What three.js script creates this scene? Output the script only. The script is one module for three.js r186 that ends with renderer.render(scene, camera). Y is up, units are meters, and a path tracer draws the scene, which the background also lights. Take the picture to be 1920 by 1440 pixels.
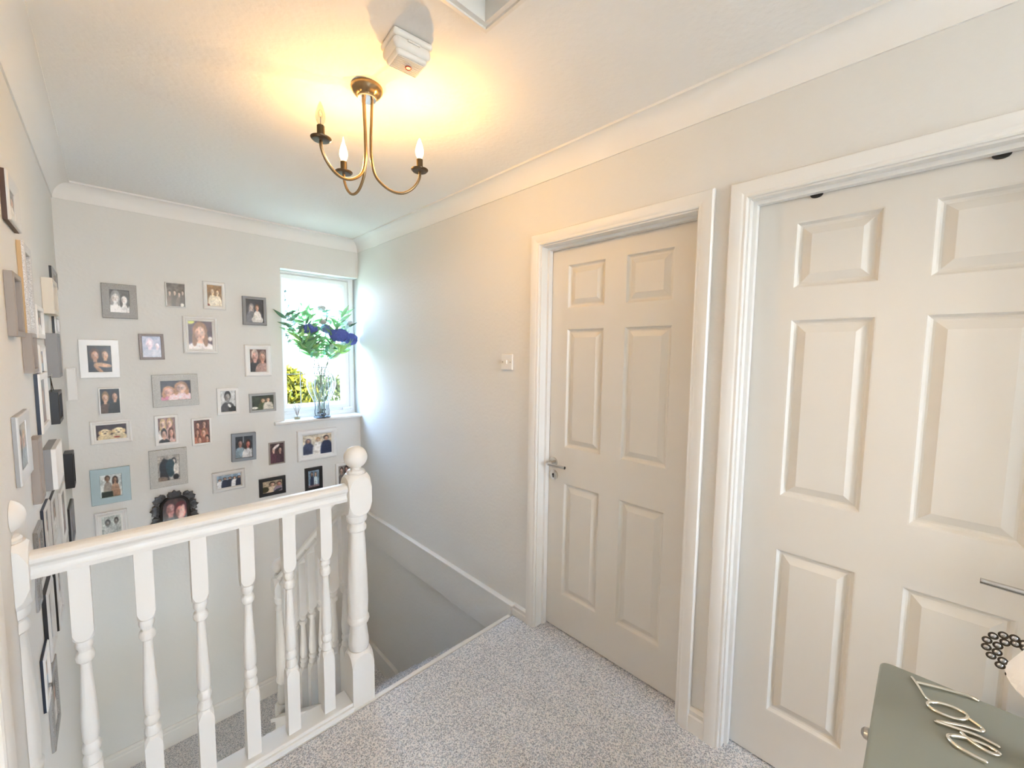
import * as THREE from 'three';
import { RoundedBoxGeometry } from 'three/addons/geometries/RoundedBoxGeometry.js';
import { mergeGeometries, toCreasedNormals } from 'three/addons/utils/BufferGeometryUtils.js';
import { Brush, Evaluator, INTERSECTION, SUBTRACTION } from 'three-bvh-csg';
import { RectAreaLightUniformsLib } from 'three/addons/lights/RectAreaLightUniformsLib.js';

// ---------------------------------------------------------------- camera, sky, sun, exposure
const scene = new THREE.Scene();
const camera = new THREE.PerspectiveCamera(86.4, 4 / 3, 0.02, 200);
camera.position.set(-1.5643, 1.4693, 3.5207);
camera.rotation.set(-0.0772, -0.7759, 0.0125, 'YXZ');
scene.add(camera);
const renderer = new THREE.WebGLRenderer({ antialias: true });
renderer.toneMapping = THREE.LinearToneMapping;
renderer.toneMappingExposure = 1.55;
renderer.shadowMap.enabled = true;
const SKY = 15.0, SUN = 26.0, BULB = 0.31, UNSEEN_LANDING_LAMP = 4.5, UNSEEN_HALL_LAMP = 1.15, UNSEEN_ROOM_LAMP = 5.0;  // landing, hall and side-room lamps are out of view
const BULB_COLOR = new THREE.Color().setRGB(1.0, 0.53, 0.14);
{ // bright hazy daylight, pale at the horizon and bluer overhead
  const w = 256, h = 128, d = new Float32Array(w * h * 4);
  for (let j = 0; j < h; j++) {
    const el = Math.max(0, ((j + 0.5) / h - 0.5) * Math.PI), k = Math.pow(Math.sin(el), 0.6);
    const c = [0.92 + (0.5 - 0.92) * k, 1.1 + (0.86 - 1.1) * k, 1.3 + (1.4 - 1.3) * k];
    for (let i = 0; i < w; i++) { const o = (j * w + i) * 4; d[o] = c[0]; d[o + 1] = c[1]; d[o + 2] = c[2]; d[o + 3] = 1; }
  }
  const t = new THREE.DataTexture(d, w, h, THREE.RGBAFormat, THREE.FloatType);
  t.mapping = THREE.EquirectangularReflectionMapping; t.magFilter = THREE.LinearFilter; t.needsUpdate = true;
  scene.background = t; scene.backgroundIntensity = SKY;
}
const sun = new THREE.DirectionalLight(new THREE.Color().setRGB(1, 0.93, 0.8), SUN);
sun.position.set(9, 12, -4); sun.target.position.set(0, 0, -4); sun.castShadow = true; sun.name = 'sun';
Object.assign(sun.shadow.camera, { left: -14, right: 14, top: 14, bottom: -14, near: 0.5, far: 60 });
scene.add(sun, sun.target);
RectAreaLightUniformsLib.init();

// ---------------------------------------------------------------- helpers
let seed = 12345;
const rnd = () => { seed = (seed * 1664525 + 1013904223) >>> 0; return seed / 4294967296; };
const rr = (a, b) => a + (b - a) * rnd();
const V = (x, y, z) => new THREE.Vector3(x, y, z);
const used = {};
const numbered = (n) => { const k = used[n] = (used[n] ?? -1) + 1; return k ? n + '_' + String(k).padStart(3, '0') : n; };
function tag(o, label, category, group) { o.userData.label = label; o.userData.category = category; if (group) o.userData.group = group; return o; }
function thing(name, label, category, [x, y, z] = [0, 0, 0], turn = 0, group) {
  const o = new THREE.Group(); o.name = numbered(name); o.position.set(x, y, z); o.rotation.y = turn; scene.add(o);
  return tag(o, label, category, group);
}
function part(name, geo, mat, parent, pos, rot) {
  const m = new THREE.Mesh(Array.isArray(geo) ? mergeAll(geo) : geo, mat); m.name = name; m.castShadow = m.receiveShadow = true;
  if (pos) m.position.set(...pos); if (rot) m.rotation.set(...rot);
  parent.add(m); return m;
}
function struct(name, geo, mat, label, category) {
  const m = part(numbered(name), geo, mat, scene); m.userData.kind = 'structure'; return tag(m, label, category);
}
function structGroup(name, label, category) { const o = new THREE.Group(); o.name = numbered(name); o.userData.kind = 'structure'; scene.add(o); return tag(o, label, category); }
function mergeAll(list) {
  const gs = list.map((g) => { const q = g.index ? g.toNonIndexed() : g; for (const k of Object.keys(q.attributes)) if (!['position', 'normal', 'uv'].includes(k)) q.deleteAttribute(k); q.clearGroups?.(); return q; });
  return mergeGeometries(gs);
}
function metreUV(g) { // uv in metres by the way a face points
  const q = g.index ? g.toNonIndexed() : g, p = q.attributes.position, n = q.attributes.normal, uv = new Float32Array(p.count * 2);
  for (let i = 0; i < p.count; i++) {
    const a = Math.abs(n.getX(i)), b = Math.abs(n.getY(i)), c = Math.abs(n.getZ(i));
    const [u, v] = b >= a && b >= c ? [p.getX(i), p.getZ(i)] : a >= c ? [p.getZ(i), p.getY(i)] : [p.getX(i), p.getY(i)];
    uv[i * 2] = u; uv[i * 2 + 1] = v;
  }
  q.setAttribute('uv', new THREE.BufferAttribute(uv, 2)); return q;
}
const box = (x0, x1, y0, y1, z0, z1) => metreUV(new THREE.BoxGeometry(x1 - x0, y1 - y0, z1 - z0).translate((x0 + x1) / 2, (y0 + y1) / 2, (z0 + z1) / 2));
const rbox = (x0, x1, y0, y1, z0, z1, r = 0.004, s = 2) => metreUV(new RoundedBoxGeometry(x1 - x0, y1 - y0, z1 - z0, s, r).translate((x0 + x1) / 2, (y0 + y1) / 2, (z0 + z1) / 2));
// sweep a section [[n, v], ...] along a flat path [[a, b], ...]; n goes to the left of the path, v out of the plane
function sweep(path, section, closed = false, crease = 0.5, loopSection = true) {
  const N = path.length, dirs = [], pos = [], uvs = [];
  for (let i = 0; i < (closed ? N : N - 1); i++) { const p = path[i], q = path[(i + 1) % N], l = Math.hypot(q[0] - p[0], q[1] - p[1]); dirs.push([(q[0] - p[0]) / l, (q[1] - p[1]) / l, l]); }
  const ring = path.map((p, i) => {
    const d1 = closed ? dirs[i] : dirs[Math.min(i, N - 2)], d0 = closed ? dirs[(i + N - 1) % N] : dirs[Math.max(0, i - 1)];
    const n0 = [-d0[1], d0[0]], n1 = [-d1[1], d1[0]], k = 1 + n0[0] * n1[0] + n0[1] * n1[1], m = [(n0[0] + n1[0]) / k, (n0[1] + n1[1]) / k];
    return section.map(([n, v]) => [p[0] + m[0] * n, p[1] + m[1] * n, v]);
  });
  const S = section.length; let run = 0;
  for (let i = 0; i < dirs.length; i++) {
    const A = ring[i], B = ring[(i + 1) % N]; let w = 0;
    for (let j = 0; j < (loopSection ? S : S - 1); j++) {
      const k = (j + 1) % S, l = Math.hypot(section[k][0] - section[j][0], section[k][1] - section[j][1]);
      pos.push(...A[j], ...A[k], ...B[k], ...A[j], ...B[k], ...B[j]);
      const u0 = run, u1 = run + dirs[i][2];
      uvs.push(u0, w, u0, w + l, u1, w + l, u0, w, u1, w + l, u1, w); w += l;
    }
    run += dirs[i][2];
  }
  if (!closed && loopSection) {
    const tri = THREE.ShapeUtils.triangulateShape(section.map((s) => new THREE.Vector2(...s)), []);
    for (const [R, flip] of [[ring[0], true], [ring[N - 1], false]]) for (const t of tri) { const q = flip ? [t[0], t[2], t[1]] : t; for (const a of q) { pos.push(...R[a]); uvs.push(section[a][0], section[a][1]); } }
  }
  const g = new THREE.BufferGeometry();
  g.setAttribute('position', new THREE.Float32BufferAttribute(pos, 3)); g.setAttribute('uv', new THREE.Float32BufferAttribute(uvs, 2)); g.computeVertexNormals();
  // keep faces outward: flip everything when the signed volume is negative
  let vol = 0; const p = g.attributes.position; const a = V(), b = V(), c = V();
  for (let i = 0; i < p.count; i += 3) { a.fromBufferAttribute(p, i); b.fromBufferAttribute(p, i + 1); c.fromBufferAttribute(p, i + 2); vol += a.dot(b.cross(c)); }
  if (vol < 0) { for (const at of [p, g.attributes.uv]) { const s = at.itemSize, ar = at.array; for (let i = 0; i < at.count; i += 3) for (let q = 0; q < s; q++) { const t = ar[(i + 1) * s + q]; ar[(i + 1) * s + q] = ar[(i + 2) * s + q]; ar[(i + 2) * s + q] = t; } } g.computeVertexNormals(); }
  return toCreasedNormals(g, crease);
}
const lathe = (pts, seg = 20, crease = 0.6) => { const g = new THREE.LatheGeometry(pts.map(([r, y]) => new THREE.Vector2(r, y)), seg); return toCreasedNormals(g, crease); };
const tube = (pts, r, n = 24, rad = 8, closed = false) => new THREE.TubeGeometry(new THREE.CatmullRomCurve3(pts.map((p) => V(...p)), closed), n, r, rad, closed);
const rod = (a, b, r, seg = 8, r2 = r) => { const A = V(...a), B = V(...b), d = B.clone().sub(A), g = new THREE.CylinderGeometry(r2, r, d.length(), seg); g.applyQuaternion(new THREE.Quaternion().setFromUnitVectors(V(0, 1, 0), d.clone().normalize())); return g.translate((A.x + B.x) / 2, (A.y + B.y) / 2, (A.z + B.z) / 2); };
const ev = new Evaluator(); ev.attributes = ['position', 'normal', 'uv']; ev.useGroups = false;
function csg(a, b, op) { const A = new Brush(a), B = new Brush(b); A.updateMatrixWorld(); B.updateMatrixWorld(); const g = ev.evaluate(A, B, op).geometry; g.clearGroups(); return g.index ? g.toNonIndexed() : g; }

// ---------------------------------------------------------------- textures and materials
function noiseTex(n, fn, srgb = true) {
  const d = new Uint8Array(n * n * 4);
  for (let y = 0; y < n; y++) for (let x = 0; x < n; x++) { const c = fn(x, y), o = (y * n + x) * 4; d[o] = c[0]; d[o + 1] = c[1]; d[o + 2] = c[2]; d[o + 3] = 255; }
  const t = new THREE.DataTexture(d, n, n); t.wrapS = t.wrapT = THREE.RepeatWrapping; t.magFilter = THREE.LinearFilter; t.minFilter = THREE.LinearMipmapLinearFilter; t.generateMipmaps = true; if (srgb) t.colorSpace = THREE.SRGBColorSpace; t.needsUpdate = true; return t;
}
function smoothField(n, cells, s) { // tiling value noise 0..1
  const g = new Float32Array(cells * cells); const old = seed; seed = s; for (let i = 0; i < g.length; i++) g[i] = rnd(); seed = old;
  const f = new Float32Array(n * n), sm = (t) => t * t * (3 - 2 * t);
  for (let y = 0; y < n; y++) for (let x = 0; x < n; x++) {
    const u = x / n * cells, v = y / n * cells, i = Math.floor(u), j = Math.floor(v), a = sm(u - i), b = sm(v - j), q = (ii, jj) => g[(jj % cells) * cells + (ii % cells)];
    f[y * n + x] = (q(i, j) * (1 - a) + q(i + 1, j) * a) * (1 - b) + (q(i, j + 1) * (1 - a) + q(i + 1, j + 1) * a) * b;
  }
  return f;
}
const clampB = (v) => Math.max(0, Math.min(255, Math.round(v)));
const carpetN = 1024;
const cA = smoothField(carpetN, 256, 11), cB = smoothField(carpetN, 150, 22), cC = smoothField(carpetN, 10, 33), cD = smoothField(carpetN, 512, 44);
const carpetTex = noiseTex(carpetN, (x, y) => {
  const i = y * carpetN + x, k = (cA[i] - 0.5) * 92 + (cB[i] - 0.5) * 74 + (cD[i] - 0.5) * 52 + (cC[i] - 0.5) * 12, warm = (cB[i] - 0.5) * 12;
  return [clampB(227 + k + warm), clampB(228 + k), clampB(233 + k - warm * 0.6)];
});
const carpetBump = noiseTex(carpetN, (x, y) => { const i = y * carpetN + x, k = clampB((cA[i] * 0.5 + cD[i] * 0.3 + cB[i] * 0.2) * 255); return [k, k, k]; }, false);
for (const t of [carpetTex, carpetBump]) t.repeat.set(1 / 0.62, 1 / 0.62);
const pA = smoothField(512, 64, 5), pB = smoothField(512, 9, 6), pC = smoothField(512, 200, 7);
const plasterBump = noiseTex(512, (x, y) => { const i = y * 512 + x, k = clampB((pA[i] * 0.4 + pB[i] * 0.45 + pC[i] * 0.15) * 255); return [k, k, k]; }, false);
plasterBump.repeat.set(1 / 0.8, 1 / 0.8);
const glitterTex = noiseTex(256, (x, y) => { const r = Math.abs(Math.sin(x * 127.1 + y * 311.7) * 43758.5453) % 1, k = clampB(205 + (r - 0.5) * 90 + (r > 0.965 ? 50 : 0)); return [k, k, k]; });
glitterTex.repeat.set(1 / 0.25, 1 / 0.25);

const std = (o) => new THREE.MeshStandardMaterial(o), phys = (o) => new THREE.MeshPhysicalMaterial(o);
const rgb = (r, g, b) => new THREE.Color().setRGB(r, g, b);
const M = {
  wall: std({ color: rgb(0.765, 0.76, 0.735), roughness: 0.92, bumpMap: plasterBump, bumpScale: 0.0012 }),
  ceiling: std({ color: rgb(0.89, 0.885, 0.87), roughness: 0.95, bumpMap: plasterBump, bumpScale: 0.0015 }),
  trim: phys({ color: rgb(0.82, 0.81, 0.78), roughness: 0.42, clearcoat: 0.15, clearcoatRoughness: 0.4 }),
  cove: std({ color: rgb(0.86, 0.85, 0.83), roughness: 0.8 }),
  door: phys({ color: rgb(0.72, 0.7, 0.655), roughness: 0.45, clearcoat: 0.1, clearcoatRoughness: 0.45 }),
  carpet: std({ color: 0xffffff, map: carpetTex, bumpMap: carpetBump, bumpScale: 0.006, roughness: 1 }),
  upvc: phys({ color: rgb(0.86, 0.87, 0.87), roughness: 0.3 }),
  glass: phys({ color: 0xffffff, transmission: 1, thickness: 0, roughness: 0, ior: 1.45 }),
  vaseGlass: phys({ color: rgb(0.97, 0.99, 1), transmission: 1, thickness: 0, roughness: 0.02, ior: 1.5 }),
  lead: std({ color: rgb(0.16, 0.17, 0.18), metalness: 0.4, roughness: 0.5 }),
  chrome: std({ color: rgb(0.62, 0.6, 0.58), metalness: 1, roughness: 0.22 }),
  steel: std({ color: rgb(0.42, 0.41, 0.4), metalness: 1, roughness: 0.3 }),
  brass: std({ color: rgb(0.3, 0.22, 0.13), metalness: 1, roughness: 0.28 }),
  bronze: std({ color: rgb(0.13, 0.095, 0.065), metalness: 0.9, roughness: 0.4 }),
  sleeve: std({ color: rgb(0.1, 0.075, 0.045), metalness: 0.8, roughness: 0.42 }),
  plastic: std({ color: rgb(0.8, 0.79, 0.76), roughness: 0.5 }),
  black: std({ color: rgb(0.012, 0.012, 0.014), roughness: 0.4 }),
  dark: std({ color: rgb(0.03, 0.03, 0.03), roughness: 0.8 }),
};
const silver = (k, m = 0.15) => std({ color: rgb(k, k * 0.99, k * 0.97), metalness: m, roughness: 0.38 });
const FR = {
  glitter: std({ color: rgb(0.52, 0.51, 0.49), map: glitterTex, metalness: 0.15, roughness: 0.5 }),
  paleGlitter: std({ color: rgb(0.8, 0.79, 0.75), map: glitterTex, metalness: 0.1, roughness: 0.5 }),
  whiteGlitter: std({ color: rgb(1, 1, 1), map: glitterTex, metalness: 0.1, roughness: 0.5 }),
  silver: silver(0.66), darkSilver: silver(0.36), paleSilver: silver(0.82, 0.08),
  pinkSilver: std({ color: rgb(0.46, 0.41, 0.4), map: glitterTex, metalness: 0.15, roughness: 0.5 }),
  grey: std({ color: rgb(0.27, 0.275, 0.285), roughness: 0.55 }), blueGrey: std({ color: rgb(0.25, 0.28, 0.32), roughness: 0.5 }),
  taupe: std({ color: rgb(0.34, 0.3, 0.27), roughness: 0.6 }), white: std({ color: rgb(0.84, 0.83, 0.81), roughness: 0.5 }),
  cream: std({ color: rgb(0.72, 0.67, 0.58), roughness: 0.6 }), black: M.black, navy: std({ color: rgb(0.015, 0.025, 0.05), roughness: 0.4 }),
  iceBlue: std({ color: rgb(0.42, 0.53, 0.56), metalness: 0.25, roughness: 0.35 }), pewter: std({ color: rgb(0.075, 0.075, 0.078), metalness: 0.7, roughness: 0.3 }),
  wood: std({ color: rgb(0.32, 0.19, 0.1), roughness: 0.6 }), darkWood: std({ color: rgb(0.07, 0.03, 0.018), roughness: 0.5 }), oak: std({ color: rgb(0.55, 0.38, 0.2), roughness: 0.6 }),
  mount: std({ color: rgb(0.82, 0.81, 0.78), roughness: 0.9 }), backing: std({ color: rgb(0.05, 0.045, 0.04), roughness: 0.9 }),
};

// ---------------------------------------------------------------- the shell of the place
const W = 1.7635, H = 2.4, ZN = 7.5, YB = -2.75, EDGE = 1.97, LAND = -1.28, LZ = 0.7;
const D1 = { z0: 2.128, z1: 2.889, top: 1.997, face: 0.075 }, D2 = { z0: 3.064, z1: 3.826, top: 1.992, face: 0.06 }, D3 = { z0: 2.27, z1: 3.03, top: 1.99, face: 0.06 };
const WIN = { x0: -0.61, x1: 0, y0: 0.9, y1: 2.092 }, UNSEEN_WIN2 = { x0: -1.55, x1: -0.4, y0: 0.85, y1: 2.1 }, UNSEEN_WIN3 = { x0: -1.5, x1: -0.4, y0: -2.4, y1: -1.0 };

function wallPlate(outline, holes, depth) { // outline and holes as [x0, x1, y0, y1] in the plane, extruded away along -z
  const s = new THREE.Shape(), r = ([a, b, c, d], P) => { P.moveTo(a, c); P.lineTo(b, c); P.lineTo(b, d); P.lineTo(a, d); P.closePath(); return P; };
  r(outline, s); for (const h of holes) s.holes.push(r(h, new THREE.Path()));
  return new THREE.ExtrudeGeometry(s, { depth, bevelEnabled: false }).translate(0, 0, -depth);
}
// back wall: plane z = 0, seen from +z
struct('wall_back', metreUV(wallPlate([-W - 0.2, 0.2, YB, H + 0.1], [[WIN.x0, WIN.x1, WIN.y0, WIN.y1]], 0.17)), M.wall, 'pale grey back wall of the stairwell hung with pictures', 'wall');
// right wall: plane x = 0, room on -x; plate drawn in (z, y)
const toRight = (g) => metreUV(g.applyMatrix4(new THREE.Matrix4().makeBasis(V(0, 0, 1), V(0, 1, 0), V(-1, 0, 0))));
const toLeft = (g) => metreUV(g.applyMatrix4(new THREE.Matrix4().makeBasis(V(0, 0, -1), V(0, 1, 0), V(1, 0, 0))).translate(-W, 0, 0));
struct('wall_right', toRight(wallPlate([-0.4, ZN + 0.15, YB, H + 0.1], [[D1.z0 - 0.03, D1.z1 + 0.03, -0.1, D1.top + 0.03], [D2.z0 - 0.03, D2.z1 + 0.03, -0.1, D2.top + 0.03]], 0.12)), M.wall, 'pale grey right wall with the two panelled doors', 'wall');
struct('wall_left', toLeft(wallPlate([-ZN - 0.15, 0.3, YB, H + 0.1], [[-D3.z1 - 0.03, -D3.z0 + 0.03, -0.1, D3.top + 0.03]], 0.12)), M.wall, 'pale grey left wall covered with picture frames', 'wall');
{
  const g = wallPlate([-0.2, W + 0.2, YB, H + 0.1], [[-UNSEEN_WIN2.x1, -UNSEEN_WIN2.x0, UNSEEN_WIN2.y0, UNSEEN_WIN2.y1], [-UNSEEN_WIN3.x1, -UNSEEN_WIN3.x0, UNSEEN_WIN3.y0, UNSEEN_WIN3.y1]], 0.15);
  g.rotateY(Math.PI).translate(0, 0, ZN); struct('wall_near', metreUV(g), M.wall, 'pale grey unseen wall at the near end of the landing', 'wall');  // unseen end wall, set far back to even out its window light
}
// added shell behind the closed doors, keeps sky light from leaking in
struct('wall_light_block', [box(0.12, 0.7, -0.3, H + 0.1, 1.9, 1.98), box(0.12, 0.7, -0.3, H + 0.1, 4.0, 4.1), box(0.62, 0.7, -0.3, H + 0.1, 1.9, 4.1), box(0.12, 0.7, H, H + 0.1, 1.9, 4.1), box(0.12, 0.7, -0.3, -0.02, 1.9, 4.1)], M.wall, 'added blank shell behind the right doors that keeps sky light out', 'wall');
{ // unseen room past the left doorway, built so its lamp lights the doors
  const a = -W - 3.2, b = -W - 0.12, z0 = 0.9, z1 = 4.4;
  struct('wall_unseen_room', [box(a - 0.1, b, -0.3, H + 0.1, z0 - 0.1, z0), box(a - 0.1, b, -0.3, H + 0.1, z1, z1 + 0.1), box(a - 0.1, a, -0.3, H + 0.1, z0, z1)], M.wall, 'pale walls of the unseen room beyond the open doorway', 'wall');
  struct('ceiling_unseen_room', box(a - 0.1, b, H, H + 0.1, z0 - 0.1, z1 + 0.1), M.ceiling, 'white ceiling of the unseen room beyond the open doorway', 'ceiling');
  struct('floor_unseen_room', box(a - 0.1, -W - 0.004, -0.3, -0.001, z0 - 0.1, z1 + 0.1), M.carpet, 'grey carpet of the unseen room beyond the open doorway', 'floor');
}
// ceiling with the loft hatch opening
const HAT = { x0: -1.38, x1: -0.75, z0: 2.565, z1: 3.2 };
{
  const g = wallPlate([-W - 0.2, 0.2, -(ZN + 0.2), 0.2], [[HAT.x0, HAT.x1, -HAT.z1, -HAT.z0]], 0.06); g.rotateX(-Math.PI / 2).translate(0, H + 0.06, 0);
  struct('ceiling', metreUV(g), M.ceiling, 'white plastered ceiling over landing and stairwell', 'ceiling');
  struct('ceiling_void', box(-W - 0.2, 0.2, H + 0.4, H + 0.48, -0.2, ZN + 0.2), M.ceiling, 'boarding above the ceiling, hidden from the landing', 'ceiling');
}
{
  const t = structGroup('loft_hatch', 'white loft hatch recessed in the ceiling above the landing', 'loft hatch');
  const lin = sweep([[HAT.x0, HAT.z0], [HAT.x1, HAT.z0], [HAT.x1, HAT.z1], [HAT.x0, HAT.z1]], [[0, 0.006], [0.02, 0.006], [0.02, -0.12], [0, -0.12]], true).applyMatrix4(new THREE.Matrix4().makeBasis(V(1, 0, 0), V(0, 0, 1), V(0, -1, 0))).translate(0, H, 0);
  part('lining', lin, M.trim, t);
  const arch = sweep([[HAT.x0 + 0.004, HAT.z0 + 0.004], [HAT.x1 - 0.004, HAT.z0 + 0.004], [HAT.x1 - 0.004, HAT.z1 - 0.004], [HAT.x0 + 0.004, HAT.z1 - 0.004]], [[0.002, 0], [0.002, 0.012], [-0.012, 0.008], [-0.018, 0]], true).applyMatrix4(new THREE.Matrix4().makeBasis(V(1, 0, 0), V(0, 0, 1), V(0, -1, 0))).translate(0, H, 0);
  part('hatch_trim', arch, M.trim, t);
  part('hatch_panel', rbox(HAT.x0 + 0.02, HAT.x1 - 0.02, H + 0.1, H + 0.12, HAT.z0 + 0.02, HAT.z1 - 0.02), M.trim, t);
  part('hatch_catch', lathe([[0, 0], [0.009, 0.002], [0.012, 0.012], [0.006, 0.03], [0, 0.03]], 14), M.plastic, t, [HAT.x1 - 0.075, H + 0.072, HAT.z0 + 0.075]);
}
// outer enclosure below: hall floor
struct('floor_hall', box(-W - 0.1, 0.1, YB - 0.1, YB, -0.1, ZN + 0.1), M.carpet, 'grey carpeted hall floor far below the stairs', 'floor');
// upper landing floor with a rolled carpet edge at the top of the stairs
{
  const s = new THREE.Shape(); s.moveTo(ZN + 0.05, 0); s.lineTo(EDGE + 0.014, 0); s.quadraticCurveTo(EDGE, 0, EDGE - 0.004, -0.014); s.lineTo(EDGE, -0.03); s.lineTo(EDGE, -0.26); s.lineTo(ZN + 0.05, -0.26); s.closePath();
  const g = new THREE.ExtrudeGeometry(s, { depth: W + 0.13, bevelEnabled: false, curveSegments: 8 });
  g.applyMatrix4(new THREE.Matrix4().makeBasis(V(0, 0, 1), V(0, 1, 0), V(-1, 0, 0))).translate(0.13, 0, 0);
  struct('floor', metreUV(toCreasedNormals(g, 0.7)), M.carpet, 'grey flecked carpet on the upper landing', 'floor');
  struct('trim', rbox(-0.824, -0.02, -0.03, -0.003, EDGE - 0.026, EDGE - 0.002, 0.004), M.trim, 'thin white nosing strip along the top stair edge', 'stair nosing');
  struct('floor_bulkhead', box(-W, -0.822, -0.26, -0.001, 1.868, EDGE), M.trim, 'white edge board under the landing balustrade', 'floor edge');
  struct('floor_half_landing', box(-W, 0, LAND - 0.2, LAND, 0, LZ), M.carpet, 'dark grey carpet of the half landing below the window', 'floor');
}
// stairs: upper flight along the right wall, lower flight doubling back on the left
{
  const st = structGroup('staircase', 'grey carpeted stair flight going down beside the right wall', 'stairs');
  const rise = -LAND / 7, go = (EDGE - LZ) / 6;
  for (let k = 1; k <= 6; k++) part('step', rbox(-0.83, 0, LAND + rise * (k - 1) - 0.1, LAND + rise * k, LZ + go * (k - 1), LZ + go * k + 0.02, 0.012), M.carpet, st);
  const lo = structGroup('staircase', 'lower carpeted flight going down under the landing', 'stairs');
  for (let k = 1; k <= 6; k++) part('step', rbox(-W, -0.92, LAND - rise * k - 0.12, LAND - rise * k, LZ + 0.23 * (k - 1) - 0.02, LZ + 0.23 * k, 0.012), M.carpet, lo);
}
// cornice, mitred round the room
{
  const sec = [[0, 0], [0, -0.093], [0.006, -0.093]];
  for (let i = 0; i <= 8; i++) { const a = i / 8 * Math.PI / 2; sec.push([0.072 - 0.066 * Math.cos(a), -0.088 + 0.078 * Math.sin(a)]); }
  sec.push([0.078, -0.01], [0.078, 0]);
  const c = [[0, 0], [0, ZN], [-W, ZN], [-W, 0]].reverse(); // inward = left
  const full = (i) => {
    const a = c[i], b = c[(i + 1) % 4], p = c[(i + 3) % 4], q = c[(i + 2) % 4];
    const d = [b[0] - a[0], b[1] - a[1]], l = Math.hypot(...d), u = [d[0] / l, d[1] / l], n = [-u[1], u[0]], inward = [-(a[0] + b[0]) / 2 - W / 2, ZN / 2 - (a[1] + b[1]) / 2], sg = n[0] * inward[0] + n[1] * inward[1] > 0 ? 1 : -1;
    // long side with mitred ends
    const pos = [], S = sec.length, ringA = sec.map(([m, v]) => [a[0] + n[0] * sg * m + u[0] * m, v, a[1] + n[1] * sg * m + u[1] * m]), ringB = sec.map(([m, v]) => [b[0] + n[0] * sg * m - u[0] * m, v, b[1] + n[1] * sg * m - u[1] * m]);
    for (let j = 1; j < S - 1; j++) { const k = j + 1; pos.push(...ringA[j], ...ringA[k], ...ringB[k], ...ringA[j], ...ringB[k], ...ringB[j]); }
    const g = new THREE.BufferGeometry(); g.setAttribute('position', new THREE.Float32BufferAttribute(pos, 3)); g.computeVertexNormals();
    const nn = g.attributes.normal; let s = 0; for (let i2 = 0; i2 < nn.count; i2++) s += nn.getY(i2);
    if (s > 0) { const ar = g.attributes.position.array; for (let i2 = 0; i2 < ar.length; i2 += 9) for (let q2 = 0; q2 < 3; q2++) { const t = ar[i2 + 3 + q2]; ar[i2 + 3 + q2] = ar[i2 + 6 + q2]; ar[i2 + 6 + q2] = t; } g.computeVertexNormals(); }
    g.setAttribute('uv', new THREE.Float32BufferAttribute(new Float32Array(g.attributes.position.count * 2), 2));
    return toCreasedNormals(g.translate(0, H, 0), 0.5);
  };
  const names = ['white coved cornice along the left wall', 'white coved cornice at the near end', 'white coved cornice along the right wall', 'white coved cornice above the back wall'];
  for (let i = 0; i < 4; i++) {
    const a = c[i], b = c[(i + 1) % 4], mid = [(a[0] + b[0]) / 2, (a[1] + b[1]) / 2];
    const label = mid[1] < 0.1 ? names[3] : mid[1] > ZN - 0.1 ? names[1] : mid[0] > -0.1 ? names[2] : names[0];
    struct('trim', full(i), M.cove, label, 'cornice');
  }
}
// skirting boards: section (out, up)
const skirtSec = (h, t = 0.016) => [[0, 0], [t, 0], [t, h - 0.035], [t - 0.004, h - 0.028], [t - 0.003, h - 0.012], [t - 0.008, h - 0.004], [0.003, h], [0, h]];
function skirt(name, x0, z0, x1, z1, y, h, label, out) { // straight board from (x0,z0) to (x1,z1); out = direction into the room
  const L = Math.hypot(x1 - x0, z1 - z0), g = sweep([[0, 0], [L, 0]], skirtSec(h).map(([o, v]) => [o, v]));
  const u = V(x1 - x0, 0, z1 - z0).normalize(), o = V(...out);
  g.applyMatrix4(new THREE.Matrix4().makeBasis(u, o, V(0, 1, 0)));
  if (u.clone().cross(o).dot(V(0, 1, 0)) < 0) { const p = g.attributes.position.array, nn = g.attributes.normal.array; for (let i = 0; i < p.length; i += 9) for (let q = 0; q < 3; q++) { let t = p[i + 3 + q]; p[i + 3 + q] = p[i + 6 + q]; p[i + 6 + q] = t; t = nn[i + 3 + q]; nn[i + 3 + q] = nn[i + 6 + q]; nn[i + 6 + q] = t; } }
  return struct(name, g.translate(x0, y, z0), M.trim, label, 'skirting board');
}
skirt('baseboard_back', -W, 0, 0, 0, LAND, 0.14, 'white skirting along the back wall of the half landing', [0, 0, 1]);
skirt('baseboard_left', -W, 0, -W, 0.66, LAND, 0.14, 'white skirting on the left wall of the half landing', [1, 0, 0]);
skirt('baseboard_between', 0, 2.944, 0, 3.012, 0, 0.1, 'short white skirting piece between the two doors', [-1, 0, 0]);
skirt('baseboard_stairhead', 0, EDGE - 0.004, 0, 2.072, 0, 0.066, 'tiny white skirting block left of the nearer-to-stairs door', [-1, 0, 0]);
skirt('baseboard_near', -W, ZN, 0, ZN, 0, 0.1, 'white skirting along the near wall', [0, 0, -1]);
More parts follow.
